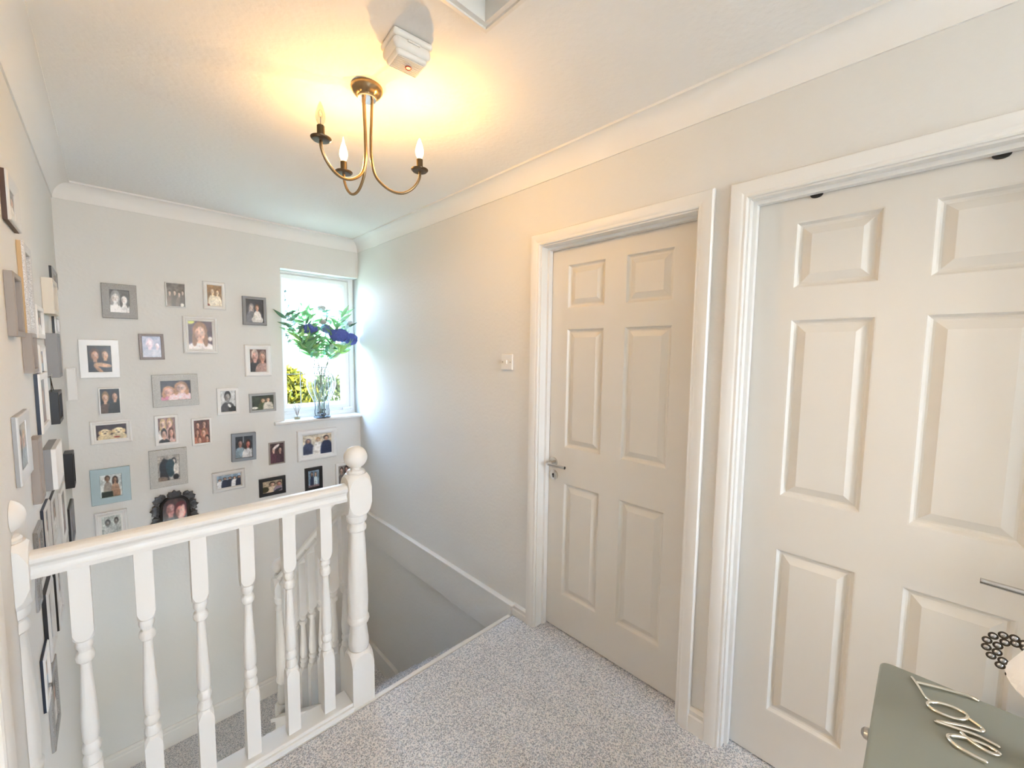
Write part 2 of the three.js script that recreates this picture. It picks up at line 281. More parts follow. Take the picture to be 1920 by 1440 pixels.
{ // right wall: landing skirting with a rounded end, then the sloping wall string
  const s = new THREE.Shape(); s.moveTo(0, LAND); s.lineTo(0.63, LAND); s.lineTo(0.645, LAND + 0.1); s.quadraticCurveTo(0.645, LAND + 0.14, 0.61, LAND + 0.14); s.lineTo(0, LAND + 0.14); s.closePath();
  struct('baseboard_right', toRight(new THREE.ExtrudeGeometry(s, { depth: 0.024, bevelEnabled: true, bevelSize: 0.004, bevelThickness: 0.004, bevelSegments: 2 })), M.trim, 'white skirting end on the right wall of the half landing', 'skirting board');
  const q = new THREE.Shape(); q.moveTo(0.66, LAND - 0.05); q.lineTo(0.66, LAND + 0.12); q.lineTo(EDGE - 0.01, -0.015); q.lineTo(EDGE - 0.01, -0.25); q.lineTo(0.9, LAND - 0.05); q.closePath();
  struct('trim', toRight(new THREE.ExtrudeGeometry(q, { depth: 0.02, bevelEnabled: false })), M.wall, 'sloping wall string beside the stair flight', 'stair string');
  struct('trim', rbox(-0.03, 0, -0.178, 0.052, 0, EDGE - 0.004, 0.002, 1), M.wall, 'grey apron board along the right wall at landing level', 'wall panel');
  struct('trim', rbox(-0.034, 0, 0.052, 0.062, 0, EDGE + 0.012, 0.003, 1), M.trim, 'thin white ledge above the apron board on the right wall', 'ledge');
}

// ---------------------------------------------------------------- panelled doors
const panelRows = [[1.69, 1.905], [0.987, 1.591], [0.2, 0.803]];
function doorThing(name, label, D, side, opts = {}) {
  // local: x along the width, y up, z out of the face
  const w = D.z1 - D.z0, t = structGroup(name, label, 'door');
  if (side === 'R') { t.position.set(0, 0, D.z0); t.rotation.y = -Math.PI / 2; } else { t.position.set(-W, 0, D.z1); t.rotation.y = Math.PI / 2; }
  const f = -D.face, leaf0 = 0.004, leaf1 = w - 0.004, top = D.top - 0.004, bot = 0.007;
  const c0 = opts.cols ?? [[0.109, 0.326], [0.43, 0.65]];
  if (!opts.open) {
  const rows = panelRows.map(([a, b]) => [a, b]);
  // flat face with six openings
  const s = new THREE.Shape(); s.moveTo(leaf0, bot); s.lineTo(leaf1, bot); s.lineTo(leaf1, top); s.lineTo(leaf0, top); s.closePath();
  for (const [a, b] of c0) for (const [y0, y1] of rows) { const h = new THREE.Path(); h.moveTo(a, y0); h.lineTo(a, y1); h.lineTo(b, y1); h.lineTo(b, y0); h.closePath(); s.holes.push(h); }
  part('leaf', [new THREE.ExtrudeGeometry(s, { depth: 0.016, bevelEnabled: false }).translate(0, 0, f - 0.016), box(leaf0, leaf1, bot, top, f - 0.038, f - 0.016)], M.door, t);
  const secP = [[-0.001, -0.018], [-0.001, 0], [0.004, -0.001], [0.011, -0.011], [0.016, -0.0135], [0.021, -0.0135], [0.046, -0.0025], [0.046, -0.018]];
  for (const [a, b] of c0) for (const [y0, y1] of rows) {
    const g = sweep([[a, y0], [b, y0], [b, y1], [a, y1]], secP, true, 0.3);
    part('panel', [g, box(a + 0.045, b - 0.045, y0 + 0.045, y1 - 0.045, -0.018, -0.0025)], M.door, t, [0, 0, f]);
  }
  }
  // lining, stops, architrave
  const liner = sweep([[0, 0], [0, D.top], [w, D.top], [w, 0]], [[0, 0.0], [0.03, 0.0], [0.03, -0.125], [0, -0.125]]);
  part('door_lining', liner, M.trim, t);
  const stop = sweep([[0, 0], [0, D.top], [w, D.top], [w, 0]], [[0.002, f + 0.03], [-0.012, f + 0.028], [-0.012, f + 0.002], [0.002, f + 0.002]]);
  part('door_stop', stop, M.trim, t);
  const arch = sweep([[-0.006, 0], [-0.006, D.top + 0.006], [w + 0.006, D.top + 0.006], [w + 0.006, 0]], [[0, 0], [0, 0.009], [0.004, 0.012], [0.012, 0.012], [0.018, 0.015], [0.036, 0.019], [0.05, 0.018], [0.055, 0.012], [0.055, 0]], false, 0.35);
  part('architrave', arch, M.trim, t);
  if (opts.open) return t;
  // lever handle
  const hx = opts.handleX ?? 0.045, hy = 0.898, dir = opts.dir ?? 1;
  const hd = part('handle', [rod([hx, hy, f + 0.006], [hx, hy, f + 0.05], 0.008, 12), tube([[hx, hy, f + 0.05], [hx + 0.01 * dir, hy, f + 0.055], [hx + 0.05 * dir, hy + 0.001, f + 0.056], [hx + 0.115 * dir, hy + 0.002, f + 0.054]], 0.0075, 14, 12)], M.chrome, t); hd.userData.label = 'chrome lever handle';
  part('handle_rose', new THREE.CylinderGeometry(0.026, 0.026, 0.008, 24).rotateX(Math.PI / 2), M.chrome, hd, [hx, hy, f + 0.004]);
  const es = part('escutcheon', lathe([[0.006, 0.0], [0.026, 0.0], [0.026, 0.006], [0.02, 0.009], [0.008, 0.008], [0.006, 0.0]], 24).rotateX(Math.PI / 2), M.chrome, t, [hx + 0.004, hy - 0.066, f]);
  part('keyhole', [box(-0.003, 0.003, -0.014, 0.002, 0, 0.0012), new THREE.CylinderGeometry(0.006, 0.006, 0.0012, 12).rotateX(Math.PI / 2).translate(0, 0.003, 0.0006)], M.dark, es, [0, 0, 0.0085]);
  return t;
}
doorThing('door_1', 'white six-panel door with chrome lever, nearest to the stairs', D1, 'R', { handleX: 0.043, dir: 1 });
doorThing('door_2', 'large white six-panel door behind the green-grey cabinet', D2, 'R', { handleX: 0.698, dir: -1, cols: [[0.121, 0.338], [0.44, 0.657]] });
doorThing('door_3', 'white casing of the left wall doorway, left open to light from the unseen room', D3, 'L', { open: true });  // doorway left open so the unseen room lamp reaches the right doors
// black tabs of over-door hooks on door 2
for (const [z, n] of [[3.236, 'left'], [3.614, 'right']]) {
  const g = new THREE.Shape(); g.moveTo(-0.016, 0.008); g.lineTo(0.016, 0.008); g.lineTo(0.016, -0.004); g.quadraticCurveTo(0.015, -0.014, 0, -0.0145); g.quadraticCurveTo(-0.015, -0.014, -0.016, -0.004); g.closePath();
  const t = thing('over_door_hook', n === 'left' ? 'small black hook tab over the top of the large door, nearer the stairs' : 'small black hook tab over the top of the large door, above its right panels', 'hook', [D2.face - 0.0005, 1.985, z], -Math.PI / 2, 'over-door hooks on the large door');
  part('tab', new THREE.ExtrudeGeometry(g, { depth: 0.004, bevelEnabled: true, bevelSize: 0.001, bevelThickness: 0.001, bevelSegments: 1 }), M.black, t);
}
{ // light switch
  const t = thing('light_switch', 'white square light switch on the right wall beside the door', 'light switch', [0, 1.416, 1.893], -Math.PI / 2);
  part('plate', new RoundedBoxGeometry(0.086, 0.086, 0.012, 3, 0.004).translate(0, 0, 0.006), M.plastic, t);
  part('rocker', new RoundedBoxGeometry(0.012, 0.024, 0.01, 2, 0.003).rotateX(0.16).translate(0, 0, 0.013), M.plastic, t);
  for (const s of [-1, 1]) part('screw', new THREE.CylinderGeometry(0.0035, 0.0035, 0.002, 12).rotateX(Math.PI / 2), M.steel, t, [s * 0.03, 0, 0.0122]);
}

// ---------------------------------------------------------------- window over the half landing
{
  const t = structGroup('window_1', 'white framed leaded window above the half landing', 'window');
  const x0 = -0.659, x1 = 0.0, y0 = 0.9, y1 = 2.118, zf = -0.11;
  const rect = (a, b, c, d) => [[a, c], [b, c], [b, d], [a, d]];
  part('frame', sweep(rect(x0, x1, y0, y1), [[0, -0.06], [0, 0], [0.006, 0.004], [0.04, 0.004], [0.046, -0.004], [0.05, -0.008], [0.05, -0.06]], true).translate(0, 0, zf), M.upvc, t);
  const a = x0 + 0.05, b = x1 - 0.05, c = y0 + 0.062, d = y1 - 0.05;
  part('sash', sweep(rect(a + 0.002, b - 0.002, c + 0.002, d - 0.002), [[0, -0.05], [0, 0.004], [0.006, 0.01], [0.03, 0.01], [0.042, 0.002], [0.055, -0.01], [0.055, -0.05]], true).translate(0, 0, zf), M.upvc, t);
  part('bottom_rail', rbox(x0 + 0.045, x1 - 0.045, y0 + 0.03, c + 0.004, zf - 0.05, zf - 0.004), M.upvc, t);
  const ga = a + 0.055, gb = b - 0.055, gc = c + 0.057, gd = d - 0.057;
  const px = [ga, ...[1, 2, 3].map((k) => ga + (gb - ga) * k / 4), gb], py = [gc, ...[1, 2, 3].map((k) => gc + (gd - gc) * k / 4), gd];
  for (let i = 0; i < 4; i++) for (let j = 0; j < 4; j++) part('pane', new THREE.PlaneGeometry(px[i + 1] - px[i], py[j + 1] - py[j]), M.glass, t, [(px[i] + px[i + 1]) / 2, (py[j] + py[j + 1]) / 2, zf - 0.032]);
  for (let k = 1; k < 4; k++) { part('lead_came', rbox(px[k] - 0.003, px[k] + 0.003, gc, gd, zf - 0.035, zf - 0.029, 0.0015, 1), M.lead, t); part('lead_came', rbox(ga, gb, py[k] - 0.003, py[k] + 0.003, zf - 0.035, zf - 0.029, 0.0015, 1), M.lead, t); }
  const h = part('window_handle', [rbox(-0.115, -0.055, 0.942, 0.966, zf, zf + 0.02, 0.006), rbox(-0.105, -0.03, 0.95, 0.968, zf + 0.018, zf + 0.032, 0.006)], M.upvc, t); h.userData.label = 'white window catch';
  const sl = structGroup('window_sill', 'white window board under the leaded window', 'window sill');
  const s = new THREE.Shape(); s.moveTo(0.11, 0); s.lineTo(-0.03, 0); s.quadraticCurveTo(-0.042, 0, -0.042, -0.0125); s.quadraticCurveTo(-0.042, -0.025, -0.03, -0.025); s.lineTo(0.0, -0.025); s.lineTo(0.11, -0.025); s.closePath();
  const g = new THREE.ExtrudeGeometry(s, { depth: 0.685, bevelEnabled: false, curveSegments: 6 });
  g.applyMatrix4(new THREE.Matrix4().makeBasis(V(0, 0, -1), V(0, 1, 0), V(1, 0, 0))).translate(-0.685, 0.91, 0);
  // the part inside the reveal is narrower than the nosing
  part('board', csg(g, new THREE.BoxGeometry(0.075, 0.2, 0.2).translate(-0.6475, 0.9, -0.1), SUBTRACTION), M.trim, sl);
}
for (const [name, label, { x0, x1, y0, y1 }] of [['window_2', 'unseen white framed window at the end of the landing behind the camera, lights the back wall', UNSEEN_WIN2], ['window_3', 'unseen glazed screen far below the landing, lights the lower stairwell', UNSEEN_WIN3]]) {  // both windows out of view, placed to light back wall and lower stairwell
  const t = structGroup(name, label, 'window');
  part('frame', sweep([[x0, y0], [x1, y0], [x1, y1], [x0, y1]], [[0, -0.03], [0, 0.03], [0.05, 0.03], [0.05, -0.03]], true).translate(0, 0, ZN + 0.09), M.upvc, t);
  part('pane', new THREE.PlaneGeometry(x1 - x0 - 0.09, y1 - y0 - 0.09), M.glass, t, [(x0 + x1) / 2, (y0 + y1) / 2, ZN + 0.09]);
  part('sill_board', rbox(x0 - 0.03, x1 + 0.03, y0 - 0.022, y0, ZN - 0.03, ZN + 0.1, 0.006), M.trim, t);
}

// ---------------------------------------------------------------- balustrades
const NW = 0.092, BW = 0.042;
// a square block whose ends run out into the turned shaft
function block(w, y0, y1, roundTop, roundBottom, r) {
  const R = w * 0.74, pts = [[0, y0]];
  if (roundBottom) pts.push([r, y0], [r + (R - r) * 0.55, y0 + (R - r) * 0.75], [R, y0 + (R - r) * 2.4]); else pts.push([R, y0]);
  if (roundTop) pts.push([R, y1 - (R - r) * 2.4], [r + (R - r) * 0.55, y1 - (R - r) * 0.75], [r, y1]); else pts.push([R, y1]);
  pts.push([0, y1]);
  const L = new THREE.LatheGeometry(pts.map(([a, b]) => new THREE.Vector2(a, b)), 28);
  const B = new THREE.BoxGeometry(w, y1 - y0, w).translate(0, (y0 + y1) / 2, 0);
  return toCreasedNormals(csg(B, L, INTERSECTION), 0.5);
}
function balusterGeo(h, lower, upper) { // square foot 0..lower, turned, square head upper..h
  const T = upper - lower, P = (r, k) => [r, lower + T * k];
  return mergeAll([block(BW, 0, lower, true, false, 0.017), lathe([[0.0, lower - 0.002], P(0.016, 0), P(0.02, 0.012), P(0.0205, 0.045), P(0.0165, 0.075), P(0.015, 0.09), P(0.019, 0.105), P(0.0205, 0.135), P(0.018, 0.165), P(0.0145, 0.18), P(0.018, 0.21), P(0.0195, 0.3), P(0.0185, 0.4), P(0.0155, 0.56), P(0.0125, 0.72), P(0.0115, 0.8), P(0.012, 0.82), P(0.0185, 0.84), P(0.0205, 0.87), P(0.0185, 0.9), P(0.014, 0.915), P(0.014, 0.93), P(0.0185, 0.95), P(0.0195, 0.975), P(0.017, 1), [0, upper + 0.002]], 18), block(BW, upper, h, false, true, 0.018)]);
}
function newelGeo(base, colTop, blockTop, foot = 0) { // turned newel with square foot and square rail block
  const T = colTop - base, P = (r, k) => [r, base + T * k];
  return mergeAll([block(NW, foot, base, true, false, 0.04), lathe([[0, base - 0.003], P(0.036, 0), P(0.04, 0.02), P(0.041, 0.06), P(0.037, 0.11), P(0.033, 0.17), P(0.032, 0.19), P(0.041, 0.2), P(0.044, 0.215), P(0.043, 0.235), P(0.038, 0.25), P(0.039, 0.28), P(0.041, 0.36), P(0.039, 0.55), P(0.034, 0.78), P(0.0305, 0.87), P(0.031, 0.88), P(0.037, 0.89), P(0.038, 0.91), P(0.035, 0.925), P(0.031, 0.935), P(0.031, 0.945), P(0.038, 0.955), P(0.041, 0.975), P(0.04, 1), [0, colTop + 0.003]], 24),
    block(NW, colTop, blockTop, true, true, 0.041),
    lathe([[0, blockTop - 0.004], [0.034, blockTop - 0.002], [0.036, blockTop + 0.008], [0.032, blockTop + 0.014], [0.022, blockTop + 0.018], [0.02, blockTop + 0.024], [0.022, blockTop + 0.028], [0, blockTop + 0.03]], 24)]);
}
const ballGeo = new THREE.SphereGeometry(0.0455, 28, 18);
function railShape() { // handrail section: x across, y up, origin at mid height
  const s = new THREE.Shape(); s.moveTo(-0.022, -0.034); s.lineTo(0.022, -0.034); s.lineTo(0.024, -0.022); s.lineTo(0.019, -0.014); s.quadraticCurveTo(0.016, -0.004, 0.024, 0.004); s.quadraticCurveTo(0.034, 0.01, 0.031, 0.021); s.quadraticCurveTo(0.022, 0.034, 0, 0.034); s.quadraticCurveTo(-0.022, 0.034, -0.031, 0.021); s.quadraticCurveTo(-0.034, 0.01, -0.024, 0.004); s.quadraticCurveTo(-0.016, -0.004, -0.019, -0.014); s.lineTo(-0.024, -0.022); s.closePath(); return s;
}
const railGeo = (L) => toCreasedNormals(new THREE.ExtrudeGeometry(railShape(), { depth: L, bevelEnabled: false, curveSegments: 6 }), 0.5); // along +z
const BZ = 1.913, NX = -0.872;
{
  const t = thing('landing_balustrade', 'white balustrade with turned spindles across the edge of the landing', 'balustrade');
  const full = newelGeo(0.225, 0.8, 0.972, -0.24);
  const n1 = part('newel_post', full, M.trim, t, [NX, 0, BZ]); part('ball_finial', ballGeo, M.trim, n1, [0, 1.038, 0]);
  const wallCut = new THREE.BoxGeometry(0.3, 3, 0.3).translate(-W - 0.15 + 0.0005 + 1.783, 0.5, 0);
  const n2 = part('newel_post', csg(newelGeo(0.225, 0.8, 0.972, -0.24), wallCut, SUBTRACTION), M.trim, t, [-1.783, 0, BZ]);
  part('ball_finial', csg(new THREE.SphereGeometry(0.0455, 28, 18).translate(0, 1.038, 0), wallCut, SUBTRACTION), M.trim, n2);
  part('handrail', railGeo(1.783 + NX - 0.09), M.trim, t, [-1.783 + 0.045, 0.903, BZ], [0, Math.PI / 2, 0]);
  part('base_rail', [rbox(-W + 0.001, NX - 0.046, 0, 0.03, 1.868, 1.958, 0.003), rbox(-W + 0.001, NX - 0.046, -0.002, 0.018, 1.956, 1.968, 0.003)], M.trim, t);
  const bg = balusterGeo(0.845, 0.255, 0.625);
  for (const x of [-1.653, -1.5225, -1.3925, -1.2615, -1.1305, -1.0005]) part('baluster', bg, M.trim, t, [x, 0.029, BZ]);
}
{
  const LNZ = 0.79, slope = 0.756, railTop = (z) => 0.328 + slope * (z - 1.116), ang = Math.atan(slope);
  const t = thing('stair_balustrade', 'white raked stair balustrade going down behind the landing balustrade', 'balustrade');
  const g = newelGeo(-0.75, -0.06, 0.075, LAND); const n = part('newel_post', g, M.trim, t, [NX, 0, LNZ]); part('ball_finial', ballGeo, M.trim, n, [0, 0.14, 0]);
  const z0 = LNZ + 0.04, z1 = BZ - 0.045, L = (z1 - z0) / Math.cos(ang);
  part('handrail', railGeo(L), M.trim, t, [NX, railTop(z0) - 0.042, z0], [-ang, 0, 0]);
  const s = new THREE.Shape(), cap = (z) => railTop(z) - 0.93; s.moveTo(z0, cap(z0)); s.lineTo(z1, cap(z1)); s.lineTo(z1, cap(z1) - 0.3); s.lineTo(z0 + 0.15, LAND); s.lineTo(z0, LAND); s.closePath();
  part('string_board', toRight(new THREE.ExtrudeGeometry(s, { depth: 0.034, bevelEnabled: true, bevelSize: 0.003, bevelThickness: 0.003, bevelSegments: 1 })).translate(NX - 0.017, 0, 0), M.trim, t);
  const capS = new THREE.Shape(); capS.moveTo(z0, cap(z0)); capS.lineTo(z1, cap(z1)); capS.lineTo(z1, cap(z1) + 0.025); capS.lineTo(z0, cap(z0) + 0.025); capS.closePath();
  part('string_cap', toRight(new THREE.ExtrudeGeometry(capS, { depth: 0.06, bevelEnabled: false })).translate(NX - 0.03, 0, 0), M.trim, t);
  const bg = balusterGeo(0.86, 0.25, 0.545);
  for (let k = 0; k < 7; k++) { const z = 0.9 + 0.1475 * k; part('baluster', bg, M.trim, t, [NX, cap(z) + 0.012, z]); }
}

// ---------------------------------------------------------------- chandelier
{
  const ax = -0.872, az = 2.062, t = thing('chandelier', 'three-arm antique brass candle chandelier hanging from the ceiling', 'chandelier', [0, 0, 0]);
  part('ceiling_rose', lathe([[0, H], [0.053, H], [0.055, H - 0.006], [0.053, H - 0.014], [0.044, H - 0.026], [0.033, H - 0.033], [0.031, H - 0.038], [0, H - 0.038]], 36).translate(ax, 0, az), M.brass, t);
  part('collar', lathe([[0, H - 0.037], [0.031, H - 0.037], [0.031, H - 0.042], [0, H - 0.043]], 28).translate(ax, 0, az), M.chrome, t);
  const cups = [[-1.052, 2.112], [-0.899, 1.916], [-0.708, 2.141]], HC = 2.14;
  cups.forEach(([x, z], i) => {
    const dx = x - ax, dz = z - az, r = Math.hypot(dx, dz), ux = dx / r, uz = dz / r, at = (k, y) => [ax + ux * k, y, az + uz * k];
    const arm = part('arm', tube([at(0.017, H - 0.04), at(0.014, 2.3), at(0.011, 2.22), at(0.013, 2.15), at(0.028, 2.095), at(r * 0.42, 2.056), at(r * 0.66, 2.052), at(r * 0.88, 2.078), at(r, 2.118), at(r, HC)], 0.005, 60, 10), M.brass, t);
    part('drip_pan', lathe([[0, 0.002], [0.012, 0.0], [0.026, 0.002], [0.031, 0.007], [0.0315, 0.0095], [0.026, 0.0055], [0.01, 0.0045], [0, 0.0045]], 28).translate(x, HC - 0.004, z), M.bronze, arm);
    const lit = i > 0;
    part('candle_sleeve', lathe([[0, 0], [0.0115, 0], [0.0115, 0.042], [0.0095, 0.044], [0, 0.044]], 20).translate(x, HC, z), M.sleeve, arm);
    const tip = i === 1, pts = [[0.006, 0.043], [0.0085, 0.047], [0.0135, 0.058], [0.0152, 0.068], [0.0142, 0.08], [0.0105, 0.094], [0.0065, 0.106], tip ? [0.0035, 0.118] : [0.0028, 0.115], tip ? [0.0014, 0.13] : [0.0, 0.118]];
    if (tip) pts.push([0, 0.134]);
    if (lit) {
      const bm = std({ color: 0xffffff, roughness: 0.3, emissive: rgb(1, 0.8, 0.42), emissiveIntensity: 5 });
      part('bulb', lathe(pts, 18, 1.2).translate(x, HC, z), bm, arm);
      const L = new THREE.PointLight(BULB_COLOR, BULB); L.position.set(x, HC + 0.07, z); L.castShadow = true; L.shadow.radius = 0.35; L.shadow.bias = -0.0005; L.name = 'bulb_light'; t.add(L);
    } else {
      const b = part('bulb', lathe(pts, 18, 1.2).translate(x, HC, z), phys({ color: rgb(0.82, 0.8, 0.75), transmission: 1, thickness: 0, roughness: 0.03, ior: 1.6 }), arm); b.userData.label = 'clear unlit candle bulb';
      part('filament', [rod([x, HC + 0.044, z], [x, HC + 0.07, z], 0.0016, 6), tube([[x - 0.004, HC + 0.066, z], [x - 0.005, HC + 0.085, z], [x, HC + 0.092, z], [x + 0.005, HC + 0.085, z], [x + 0.004, HC + 0.066, z]], 0.0006, 16, 5)], M.steel, b);
    }
  });
}
for (const [label, x, y, z, I, c] of [['unseen flush opal ceiling lamp over the far end of the landing, lights the back wall', -0.9, H, 6.6, UNSEEN_LANDING_LAMP, [1, 0.84, 0.66]], ['unseen flush opal ceiling lamp in the room beyond the open doorway, lights the right doors', -W - 1.5, H, 1.6, UNSEEN_ROOM_LAMP, [1, 0.74, 0.48]]]) {
  // ceiling lamps out of view, placed to light the back wall and right doors
  const t = thing('unseen_ceiling_lamp', label, 'lamp', [x, y, z]);
  part('lamp_base', lathe([[0, 0], [0.15, 0], [0.15, -0.02], [0.13, -0.025], [0, -0.025]], 32), M.plastic, t);
  part('opal_dome', lathe([[0.135, -0.02], [0.132, -0.05], [0.11, -0.08], [0.06, -0.1], [0, -0.105]], 32, 1.2), std({ color: rgb(0.9, 0.88, 0.84), roughness: 0.3, emissive: rgb(...c), emissiveIntensity: 2 }), t);
  const L = new THREE.PointLight(new THREE.Color().setRGB(...c), I); L.position.set(0, -0.24, 0); L.shadow.radius = 6; L.castShadow = true; L.name = 'unseen_lamp_light'; t.add(L);
}
{ // unseen hall pendant under the landing edge, placed to light the stair balusters
  const t = thing('unseen_pendant_lamp', 'unseen opal pendant lamp under the landing edge, lights the stair balustrade', 'lamp', [-1.3, -0.26, 2.05]), c = [1, 0.93, 0.84];
  part('ceiling_cup', lathe([[0, 0], [0.05, 0], [0.05, -0.02], [0.01, -0.03], [0, -0.03]], 24), M.plastic, t);
  part('cord', rod([0, -0.02, 0], [0, -0.62, 0], 0.003), M.plastic, t);
  part('opal_globe', new THREE.SphereGeometry(0.08, 28, 18).translate(0, -0.7, 0), std({ color: rgb(0.9, 0.9, 0.88), roughness: 0.3, emissive: rgb(...c), emissiveIntensity: 3 }), t);
  const L = new THREE.PointLight(new THREE.Color().setRGB(...c), UNSEEN_HALL_LAMP); L.position.set(0, -0.7, 0); L.shadow.radius = 4; L.castShadow = true; L.name = 'unseen_pendant_light'; t.add(L);
}
{ // smoke alarm
  const t = thing('smoke_alarm', 'white square smoke alarm with a red-ringed button on the ceiling', 'smoke alarm', [-0.878, H, 2.345], -0.1);
  part('mounting_plate', new RoundedBoxGeometry(0.125, 0.02, 0.107, 4, 0.009).translate(0, -0.011, 0), M.plastic, t);
  part('body', new RoundedBoxGeometry(0.119, 0.034, 0.101, 5, 0.015).translate(0, -0.034, 0), M.plastic, t);
  const face = part('grille', new RoundedBoxGeometry(0.1, 0.022, 0.082, 5, 0.01).translate(0, -0.053, 0), M.plastic, t);
  for (let k = -5; k <= 5; k++) part('grille_rib', new RoundedBoxGeometry(0.084, 0.002, 0.0024, 1, 0.0008), M.plastic, face, [0, -0.0645, k * 0.006]);
  const bt = part('test_button', lathe([[0, 0.0], [0.0065, 0.0], [0.0075, 0.0015], [0.0075, 0.004]], 18), M.plastic, face, [0.004, -0.069, 0.002]);
  part('button_ring', new THREE.TorusGeometry(0.0085, 0.0016, 8, 24).rotateX(Math.PI / 2), std({ color: rgb(0.45, 0.03, 0.02), roughness: 0.4 }), bt, [0, 0.0005, 0]);
  part('release_tab', rbox(-0.02, 0.02, -0.03, -0.024, 0.05, 0.0545, 0.002, 1), M.plastic, t);
}
{ // old plaster patch with swirled ripples
  const pts = []; for (let i = 0; i <= 34; i++) { const r = 0.075 * i / 34; pts.push([r, i === 34 ? 0.0004 : -0.0008 - 0.0007 * Math.cos(r * 640) * (r > 0.016 ? 1 : 0.2) + 0.0011 * Math.pow(r / 0.075, 2)]); }
  struct('plaster_swirl', toCreasedNormals(new THREE.LatheGeometry(pts.map(([a, b]) => new THREE.Vector2(a, b)), 40), 2).translate(-0.685, H - 0.0002, 2.163), M.ceiling, 'faint swirled plaster patch on the ceiling by the chandelier', 'plaster patch');
}

// ---------------------------------------------------------------- framed photographs
const CELL = 128, GRID = 8, atlas = document.createElement('canvas'); atlas.width = atlas.height = CELL * GRID;
const cx2 = atlas.getContext('2d');
let cellN = 0;
const SK = ['#d9a98c', '#c98f72', '#e3bda6', '#b97e60'], BWt = ['#cfcfcf', '#b5b5b5', '#e2e2e2', '#9a9a9a'];
// figs: [x, y, head radius, skin, hair, clothes]
function photo(bg, figs, extra) {
  const k = cellN++, ox = (k % GRID) * CELL, oy = Math.floor(k / GRID) * CELL, c = cx2;
  c.save(); c.beginPath(); c.rect(ox, oy, CELL, CELL); c.clip(); c.translate(ox, oy); c.scale(CELL / 100, CELL / 100);
  c.fillStyle = bg[0]; c.fillRect(-1, -1, 102, 102);
  const old = seed; seed = 777 + k * 91;
  for (let i = 0; i < 26; i++) { c.globalAlpha = 0.45; c.fillStyle = bg[1 + (i % (bg.length - 1))]; c.beginPath(); c.ellipse(rr(0, 100), rr(0, 100), rr(4, 16), rr(3, 11), rr(0, 3), 0, 7); c.fill(); }
  c.globalAlpha = 1;
  for (const [x, y, r, skin, hair, cloth, wide = 1] of figs) {
    c.fillStyle = cloth; c.beginPath(); c.moveTo(x - r * 2.1 * wide, 104); c.bezierCurveTo(x - r * 2.2 * wide, y + r * 1.7, x - r * 1.1, y + r * 1.2, x, y + r * 1.15); c.bezierCurveTo(x + r * 1.1, y + r * 1.2, x + r * 2.2 * wide, y + r * 1.7, x + r * 2.1 * wide, 104); c.fill();
    c.fillStyle = skin; c.fillRect(x - r * 0.4, y + r * 0.5, r * 0.8, r * 0.9);
    c.fillStyle = hair; c.beginPath(); c.ellipse(x + rr(-0.1, 0.1) * r, y - r * 0.15, r * rr(0.95, 1.1), r * rr(1.1, 1.25), rr(-0.2, 0.2), 0, 7); c.fill();
    if (rnd() < 0.4) { c.beginPath(); c.ellipse(x - r * 0.75, y + r * 0.7, r * 0.4, r * 1.1, 0.1, 0, 7); c.ellipse(x + r * 0.75, y + r * 0.7, r * 0.4, r * 1.1, -0.1, 0, 7); c.fill(); }
    c.fillStyle = skin; c.beginPath(); c.ellipse(x, y + r * 0.18, r * 0.74, r * 0.9, rr(-0.25, 0.25), 0, 7); c.fill();
    c.globalAlpha = 0.3; c.fillStyle = '#fff2e6'; c.beginPath(); c.ellipse(x + r * 0.22, y - r * 0.1, r * 0.35, r * 0.45, 0, 0, 7); c.fill(); c.fillStyle = '#4a2a20'; c.beginPath(); c.ellipse(x - r * 0.5, y + r * 0.35, r * 0.28, r * 0.6, 0.2, 0, 7); c.fill(); c.globalAlpha = 1;
    c.globalAlpha = 0.32; c.fillStyle = '#2a1c18';
    for (const s of [-1, 1]) { c.beginPath(); c.ellipse(x + s * r * 0.3, y, Math.min(r * 0.12, 1.9), Math.min(r * 0.08, 1.3), 0, 0, 7); c.fill(); }
    c.globalAlpha = 0.28; c.fillStyle = '#7a3530'; c.beginPath(); c.ellipse(x, y + r * 0.55, r * 0.28, r * 0.1, 0, 0, 7); c.fill();
    c.globalAlpha = 0.25; c.fillStyle = '#6b3d2c'; c.beginPath(); c.ellipse(x, y + r * 0.25, r * 0.12, r * 0.2, 0, 0, 7); c.fill(); c.globalAlpha = 1;
  }
  if (extra) extra(c);
  c.restore();
  // soft focus and paper grain
  const im = c.getImageData(ox, oy, CELL, CELL), a = im.data, q = new Float32Array(a.length), N = CELL;
  for (let pass = 0; pass < 2; pass++) for (const [sx, sy] of [[1, 0], [0, 1]]) {
    for (let y = 0; y < N; y++) for (let x = 0; x < N; x++) for (let ch = 0; ch < 3; ch++) { let t = 0; for (let d = -2; d <= 2; d++) { const xx = Math.min(N - 1, Math.max(0, x + d * sx)), yy = Math.min(N - 1, Math.max(0, y + d * sy)); t += a[(yy * N + xx) * 4 + ch]; } q[(y * N + x) * 4 + ch] = t / 5; }
    for (let i = 0; i < a.length; i++) if (i % 4 < 3) a[i] = q[i];
  }
  const m1 = smoothField(N, 16, 900 + k), m2 = smoothField(N, 5, 1900 + k), m3 = smoothField(N, 40, 2900 + k);
  for (let i = 0; i < N * N; i++) { const f = 1 + (m1[i] - 0.5) * 0.22 + (m2[i] - 0.5) * 0.25 + (m3[i] - 0.5) * 0.14; for (let ch = 0; ch < 3; ch++) a[i * 4 + ch] = clampB(a[i * 4 + ch] * f); }
  c.putImageData(im, ox, oy);
  seed = old; return k;
}
const blob = (c, col, x, y, a, b, rot = 0) => { c.fillStyle = col; c.beginPath(); c.ellipse(x, y, a, b, rot, 0, 7); c.fill(); };
const rect2 = (c, col, x, y, w, h) => { c.fillStyle = col; c.fillRect(x, y, w, h); };
